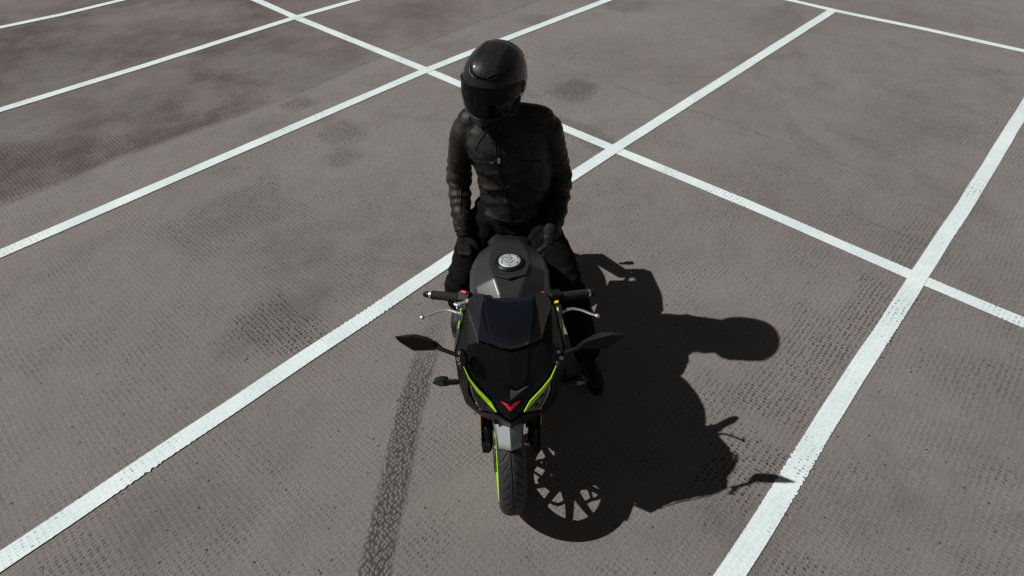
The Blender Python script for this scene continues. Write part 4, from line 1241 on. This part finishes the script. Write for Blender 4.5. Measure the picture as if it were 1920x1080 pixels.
# trousers
mb = MB()
mb.rings([hring(.79, 0, 2.37, .07, .08), hring(.82, 0, 2.395, .128, .125), hring(.86, 0, 2.405, .150, .130), hring(.905, 0, 2.412, .146, .120), hring(.93, 0, 2.42, .135, .11)])
LEG = {}
for s in (-1, 1):
    LEG[s] = [HIP[s] + Vector((0, 0, -.01)), HIP[s].lerp(KNEE[s], .5) + Vector((s * .010, -.012, .012)), KNEE[s], KNEE[s].lerp(ANK[s], .30) + Vector((0, .012, 0)), KNEE[s].lerp(ANK[s], .68), ANK[s] + (KNEE[s] - ANK[s]) * .06]
    mb.tube(LEG[s], [.094, .090, .075, .075, .070, .063], 22, samples=4)
def leg_disp(p, n):
    a = seg_info(p, LEG[-1]); b2 = seg_info(p, LEG[1]); s = -1 if a[0] < b2[0] else 1
    dd, sa, _, L = a if s < 0 else b2
    u = sa / L
    env = math.exp(-((u - .50) / .10) ** 2) + math.exp(-((u - .97) / .12) ** 2) * 1.2 + math.exp(-((u - .03) / .10) ** 2) * .9 + .18
    w = noise.noise(p * 7) * 2.5
    r = (math.sin(2 * math.pi * sa / .060 + w * 1.6 + p.x * 14 * s) * .5 + .5) ** 1.5
    return env * (.010 * (r - .45)) + .005 * noise.noise(p * 9) + .0022 * noise.noise(p * 30)
tm = fuse(mb, .008, 5, leg_disp)
trousers = link_mesh('trousers', tm, MT['denim'], person, sharp=180)
TB = BVHTree.FromObject(trousers, bpy.context.evaluated_depsgraph_get())
seam('fly_seam', [(.012, .895), (.012, .86), (.006, .83)], .0025, MT['denim'], trousers, bvh=TB)
seam('waist_seam', [(-.12, .885), (0, .872), (.12, .885)], .0025, MT['denim'], trousers, bvh=TB)

# boots
for s in (-1, 1):
    a, t = ANK[s], TOE[s]
    fwd = Vector((t.x - a.x, t.y - a.y, 0)).normalized()
    heel = a - fwd * .045; heel.z = max(.035, a.z - .075)
    tipz = .040
    mb = MB()
    mb.tube([a + Vector((0, 0, .10)), a + Vector((0, 0, .03)), a - Vector((0, 0, .02))], [.050, .050, .048], 20)
    mb.tube([heel, a * .5 + heel * .5 + fwd * .03 - Vector((0, 0, .015)), t.lerp(a, .35) - Vector((0, 0, 0.0)), Vector((t.x, t.y, tipz)) - fwd * .02], [.042, .047, (.044, .040), (.040, .030)], 20, samples=3)
    bo = link_mesh('boot', fuse(mb, .006, 8, lambda p, n: .002 * noise.noise(p * 28)), MT['boot'], person, sharp=180)
    # sole
    sd = Vector((-fwd.y, fwd.x, 0)); pts = []
    Lf = (Vector((t.x, t.y, 0)) - Vector((heel.x, heel.y, 0))).length
    for i in range(28):
        th = 2 * math.pi * i / 28; c_ = math.cos(th); u = .5 + .5 * c_
        w = (.034 + .012 * sstep(u, .3, .8)) * abs(math.sin(th)) ** .7 * (1 if math.sin(th) > 0 else -1)
        base = Vector((heel.x, heel.y, heel.z - .030)).lerp(Vector((t.x, t.y, .012)), lerp(-.12, 1.10, u))
        pts.append(base + sd * w)
    MB().prism(pts, (0, 0, -.012)).build('sole', MT['sole'], bo, bevel=0.002)

# gloves: palm, four fingers of unequal length, thumb from the side of the palm
def glove(s, wrist, down, across, palmn, curl, thumb_curl=.6):
    """down: from wrist to knuckles; across: towards the thumb side; palmn: out of the palm"""
    down = down.normalized(); across = (across - down * across.dot(down)).normalized(); pn = down.cross(across).normalized()
    if pn.dot(palmn) < 0: pn = -pn
    mb = MB()
    W = wrist
    mb.tube([W - down * .060 + Vector((0, .012, .01)), W - down * .02, W + down * .02], [(.040, .038), (.037, .033), (.033, .024)], 18, ref=tuple(pn))
    # palm
    rings = []
    for t_, w, th in ((0, .030, .019), (.03, .037, .019), (.06, .042, .017), (.085, .042, .014), (.094, .038, .010)):
        c = W + down * t_
        rings.append([c + across * (w * math.copysign(abs(math.cos(a)) ** .75, math.cos(a))) + pn * (th * math.copysign(abs(math.sin(a)) ** .75, math.sin(a))) for a in [2 * math.pi * i / 20 for i in range(20)]])
    mb.rings(rings)
    ln = [(.028, .040, .7), (.0095, .045, 0), (-.0095, .042, .0), (-.028, .033, .7)]
    for k, (off, L, _) in enumerate(ln):
        p = W + down * .084 + across * off - pn * .002
        d = (down + across * (off * 2.2)).normalized(); pts = [p - d * .02, p]
        ang = 0
        for j, (f, cu) in enumerate(((1.0, curl[0]), (.62, curl[1]), (.52, curl[2]))):
            ang += cu + k * .05
            dd = d * math.cos(ang) + pn * math.sin(ang)
            p = p + dd * L * f; pts.append(p)
        mb.tube(pts, [.0105, .0112, .0105, .0098, .0086], 12, samples=2)
        mb.ell(W + down * .087 + across * off - pn * .008, (.011, .011, .009))
    # thumb
    p = W + down * .022 + across * .030
    d1 = (across * .75 + down * .75 + pn * .35).normalized(); p1 = p + d1 * .040
    d2 = (across * .25 + down * .9 + pn * thumb_curl).normalized(); p2 = p1 + d2 * .032; p3 = p2 + (d2 + pn * .3 - across * .2).normalized() * .026
    mb.tube([p - d1 * .02, p, p1, p2, p3], [.016, .0165, .0135, .012, .010], 12, samples=2)
    me = fuse(mb, .0032, 3, lambda q, n: .0012 * noise.noise(q * 60))
    g = link_mesh('glove', me, MT['glove'], person, sharp=180)
    MB().tube([W - down * .012, W - down * .000], [(.0375, .034), (.036, .032)], 18, round_end=False, ref=tuple(pn)).build('wrist_strap', MT['glove'], g, bevel=0.002)
    return g
glove(-1, WRI[-1] + Vector((.002, -.026, -.026)), Vector((.08, -.48, -.86)), Vector((.75, -.60, 0)), Vector((.4, .8, -.3)), (.55, .75, .6))
glove(1, WRI[1] + Vector((-.004, -.028, -.020)), Vector((-.12, -.62, -.78)), Vector((-.8, -.5, .0)), Vector((.1, .8, -.5)), (.35, .5, .4))

# helmet ------------------------------------------------------------
hm = Matrix.Translation(HEADC - TL) @ Matrix.Rotation(R(-19), 4, 'Z') @ Matrix.Rotation(R(4), 4, 'X') @ Matrix.Rotation(R(2), 4, 'Y')
def S(az, el, k=1.0):
    """helmet surface; az 0 = face (-y), el up; half-axes in metres"""
    dx, dy, dz = math.cos(el) * math.sin(az), -math.cos(el) * math.cos(az), math.sin(el)
    ax_, fr, bk, tp, bt = .1235, .166, .176, .146, .195
    by = fr if dy < 0 else bk; bz = tp if dz > 0 else bt
    e = 2.25 if dz > 0 else 2.35
    r = (abs(dx / ax_) ** e + abs(dy / by) ** e + abs(dz / bz) ** e) ** (-1 / e)
    p = Vector((dx, dy, dz)) * r
    lo = max(0, -p.z) / .15
    p.x *= 1 - .30 * lo ** 1.5 * (1 if p.y < .02 else .8)
    # chin bar: a slight keel and forward jut
    if p.y < 0 and p.z < -.03:
        f = sstep(-p.z, .03, .10) * sstep(-p.y, 0, .10)
        p.y -= .012 * f * math.exp(-(p.x / .030) ** 2)
        p.y -= .006 * f
    # brow ridge pressed above the eye port and crown crease
    if p.z > 0 and p.y < .05:
        p += Vector((0, 0, .004)) * math.exp(-((abs(p.x) - .050) / .012) ** 2) * sstep(p.z, .05, .12)
    return p * k
def patch(az0, az1, el0, el1, nu, nv, k, fn=None, name='p'):
    rows = []
    for j in range(nv + 1):
        row = []
        for i in range(nu + 1):
            u, v = i / nu, j / nv
            az = lerp(az0, az1, u)
            e0, e1 = (el0(az) if callable(el0) else el0), (el1(az) if callable(el1) else el1)
            row.append(S(az, lerp(e0, e1, v), k(u, v) if callable(k) else k))
        rows.append(row)
    return MB().rings(rows, cap=False, closed=False)
rows = []
nu, nv = 96, 56
for j in range(nv + 1):
    el = lerp(R(89.5), R(-54), j / nv)
    rows.append([S(2 * math.pi * i / nu, el) for i in range(nu)])
# rolled lower rim
rows.append([S(2 * math.pi * i / nu, R(-55.5), .97) for i in range(nu)])
rows.append([S(2 * math.pi * i / nu, R(-54), .88) for i in range(nu)])
mb = MB(); mb.rings(rows, cap=False)
mb.f.append(tuple(range(nu - 1, -1, -1)))
helmet = link_mesh('helmet', mb.mesh('helmet'), MT['carbon'], person, sharp=60, local=True)
helmet.matrix_local = hm
# visor
vt = lambda az: R(18) - R(7) * (abs(az) / R(80)) ** 2.2
vb = lambda az: R(-25) + R(11) * (abs(az) / R(80)) ** 1.8
mb = patch(R(-80), R(80), vt, vb, 60, 24, lambda u, v: 1.022 - .006 * max(abs(u - .5) * 2 - .9, 0) * 10)
visor = link_mesh('visor', mb.mesh('visor'), MT['visor'], helmet, sharp=80, local=True)
so = visor.modifiers.new('t', 'SOLIDIFY'); so.thickness = .003; so.offset = -1
def local_tube(name, pts, r, material, par, n=8, flat=1.0, samples=0):
    return link_mesh(name, MB().tube(pts, r, n, samples=samples, flat=flat).mesh(name), material, par, local=True)
# brow gasket: raised lip along the visor's top edge
local_tube('visor_lip', [S(R(a), vt(R(a)) + R(1.2), 1.022) for a in range(-78, 79, 4)], .0042, MT['helmrub'], helmet)
local_tube('eyeport_seal', [S(R(a), vb(R(a)) - R(1.0), 1.010) for a in range(-78, 79, 4)], .0035, MT['helmrub'], helmet)
# thin raised lines standing in for faint reflections in the visor
for sx in (-1, 1):
    local_tube('visor_reflection_line', [S(R(a * sx), R(e), 1.0225) for a, e in ((6, 9), (7, -8), (10, -20), (16, -24), (24, -16), (30, -2), (36, 8))], .0007, MT['plastic'], visor, samples=5)
# pivot caps
for sx in (-1, 1):
    c = S(R(84 * sx), R(2), 1.0); nn = c.normalized()
    e1 = Vector((0, 0, 1)); e1 = (e1 - nn * e1.dot(nn)).normalized(); e2 = nn.cross(e1)
    me = MB().lathe([(0, 0), (0, .007), (.018, .006), (.024, .002), (.024, -.004), (0, -.004)], 30, lambda a, r, o: c + e1 * r * math.cos(a) + e2 * r * math.sin(a) + nn * (o + .002)).mesh('pivot')
    pv = link_mesh('visor_pivot', me, MT['helmrub'], helmet, local=True)
    me = MB().cyl(c + nn * .007, c + nn * .011, .005, 12).mesh('b'); link_mesh('pivot_screw', me, MT['steel'], pv, local=True)
# brow inlets: two swept scoops and a small wing emblem between
for sx in (-1, 1):
    up_ = [(8, 32.0), (15, 34.5), (23, 37), (31, 41.0)]; lo_ = [(31, 41), (25, 34.5), (16, 30.0), (8, 29.0)]
    base = [S(R(a * sx), R(e), 1.012) for a, e in up_ + lo_[1:]]
    c = sum(base, Vector()) / len(base)
    me = MB().prism([c + (p - c) * 1.0 for p in base], -c.normalized() * .008).mesh('vent')
    vn = link_mesh('brow_vent', me, MT['gloss'], helmet, local=True)
    local_tube('vent_rim', [S(R(a * sx), R(e), 1.016) for a, e in up_], .0022, MT['helmrub'], vn, samples=4)
    local_tube('vent_lip', [S(R(a * sx), R(e), 1.016) for a, e in lo_], .0020, MT['helmrub'], vn, samples=4)
em = [S(R(a), R(e), 1.020) for a, e in ((0, 28.5), (5, 33.0), (4.0, 35.5), (0, 32.5), (-4.0, 35.5), (-5, 33.0))]
link_mesh('brow_emblem', MB().prism(em, Vector((0, .010, 0))).mesh('e'), MT['helmrub'], helmet, local=True)
local_tube('brow_bridge', [S(R(a), R(30.8), 1.008) for a in range(-9, 10, 3)], .005, MT['gloss'], helmet)
# chin vents and spine
local_tube('chin_spine', [S(R(0), R(e), 1.006) for e in (-36, -40, -44, -48, -52)], .0045, MT['carbon'], helmet)
for sx in (-1, 1):
    pts = [(10, -38), (24, -35), (38, -30), (36, -36), (22, -42), (11, -45)]
    base = [S(R(a * sx), R(e), 1.006) for a, e in pts]; c = sum(base, Vector()) / len(base)
    vn = link_mesh('chin_vent', MB().prism(base, -c.normalized() * .008).mesh('cv'), MT['gloss'], helmet, local=True)
    local_tube('chin_vent_lip', [S(R(a * sx), R(e), 1.010) for a, e in ((10, -38), (24, -35), (38, -30))], .0018, MT['helmrub'], vn, samples=3)
# rear spoiler
rows = []
for j in range(7):
    v = j / 6
    rows.append([S(R(180 + lerp(-38, 38, i / 20)), R(lerp(58, 24, v)), 1.0 + .015 * v ** 2 + .004) for i in range(21)])
sp_ = link_mesh('rear_spoiler', MB().rings(rows, cap=False, closed=False).mesh('sp'), MT['carbon'], helmet, local=True)
so = sp_.modifiers.new('t', 'SOLIDIFY'); so.thickness = .004; so.offset = -1
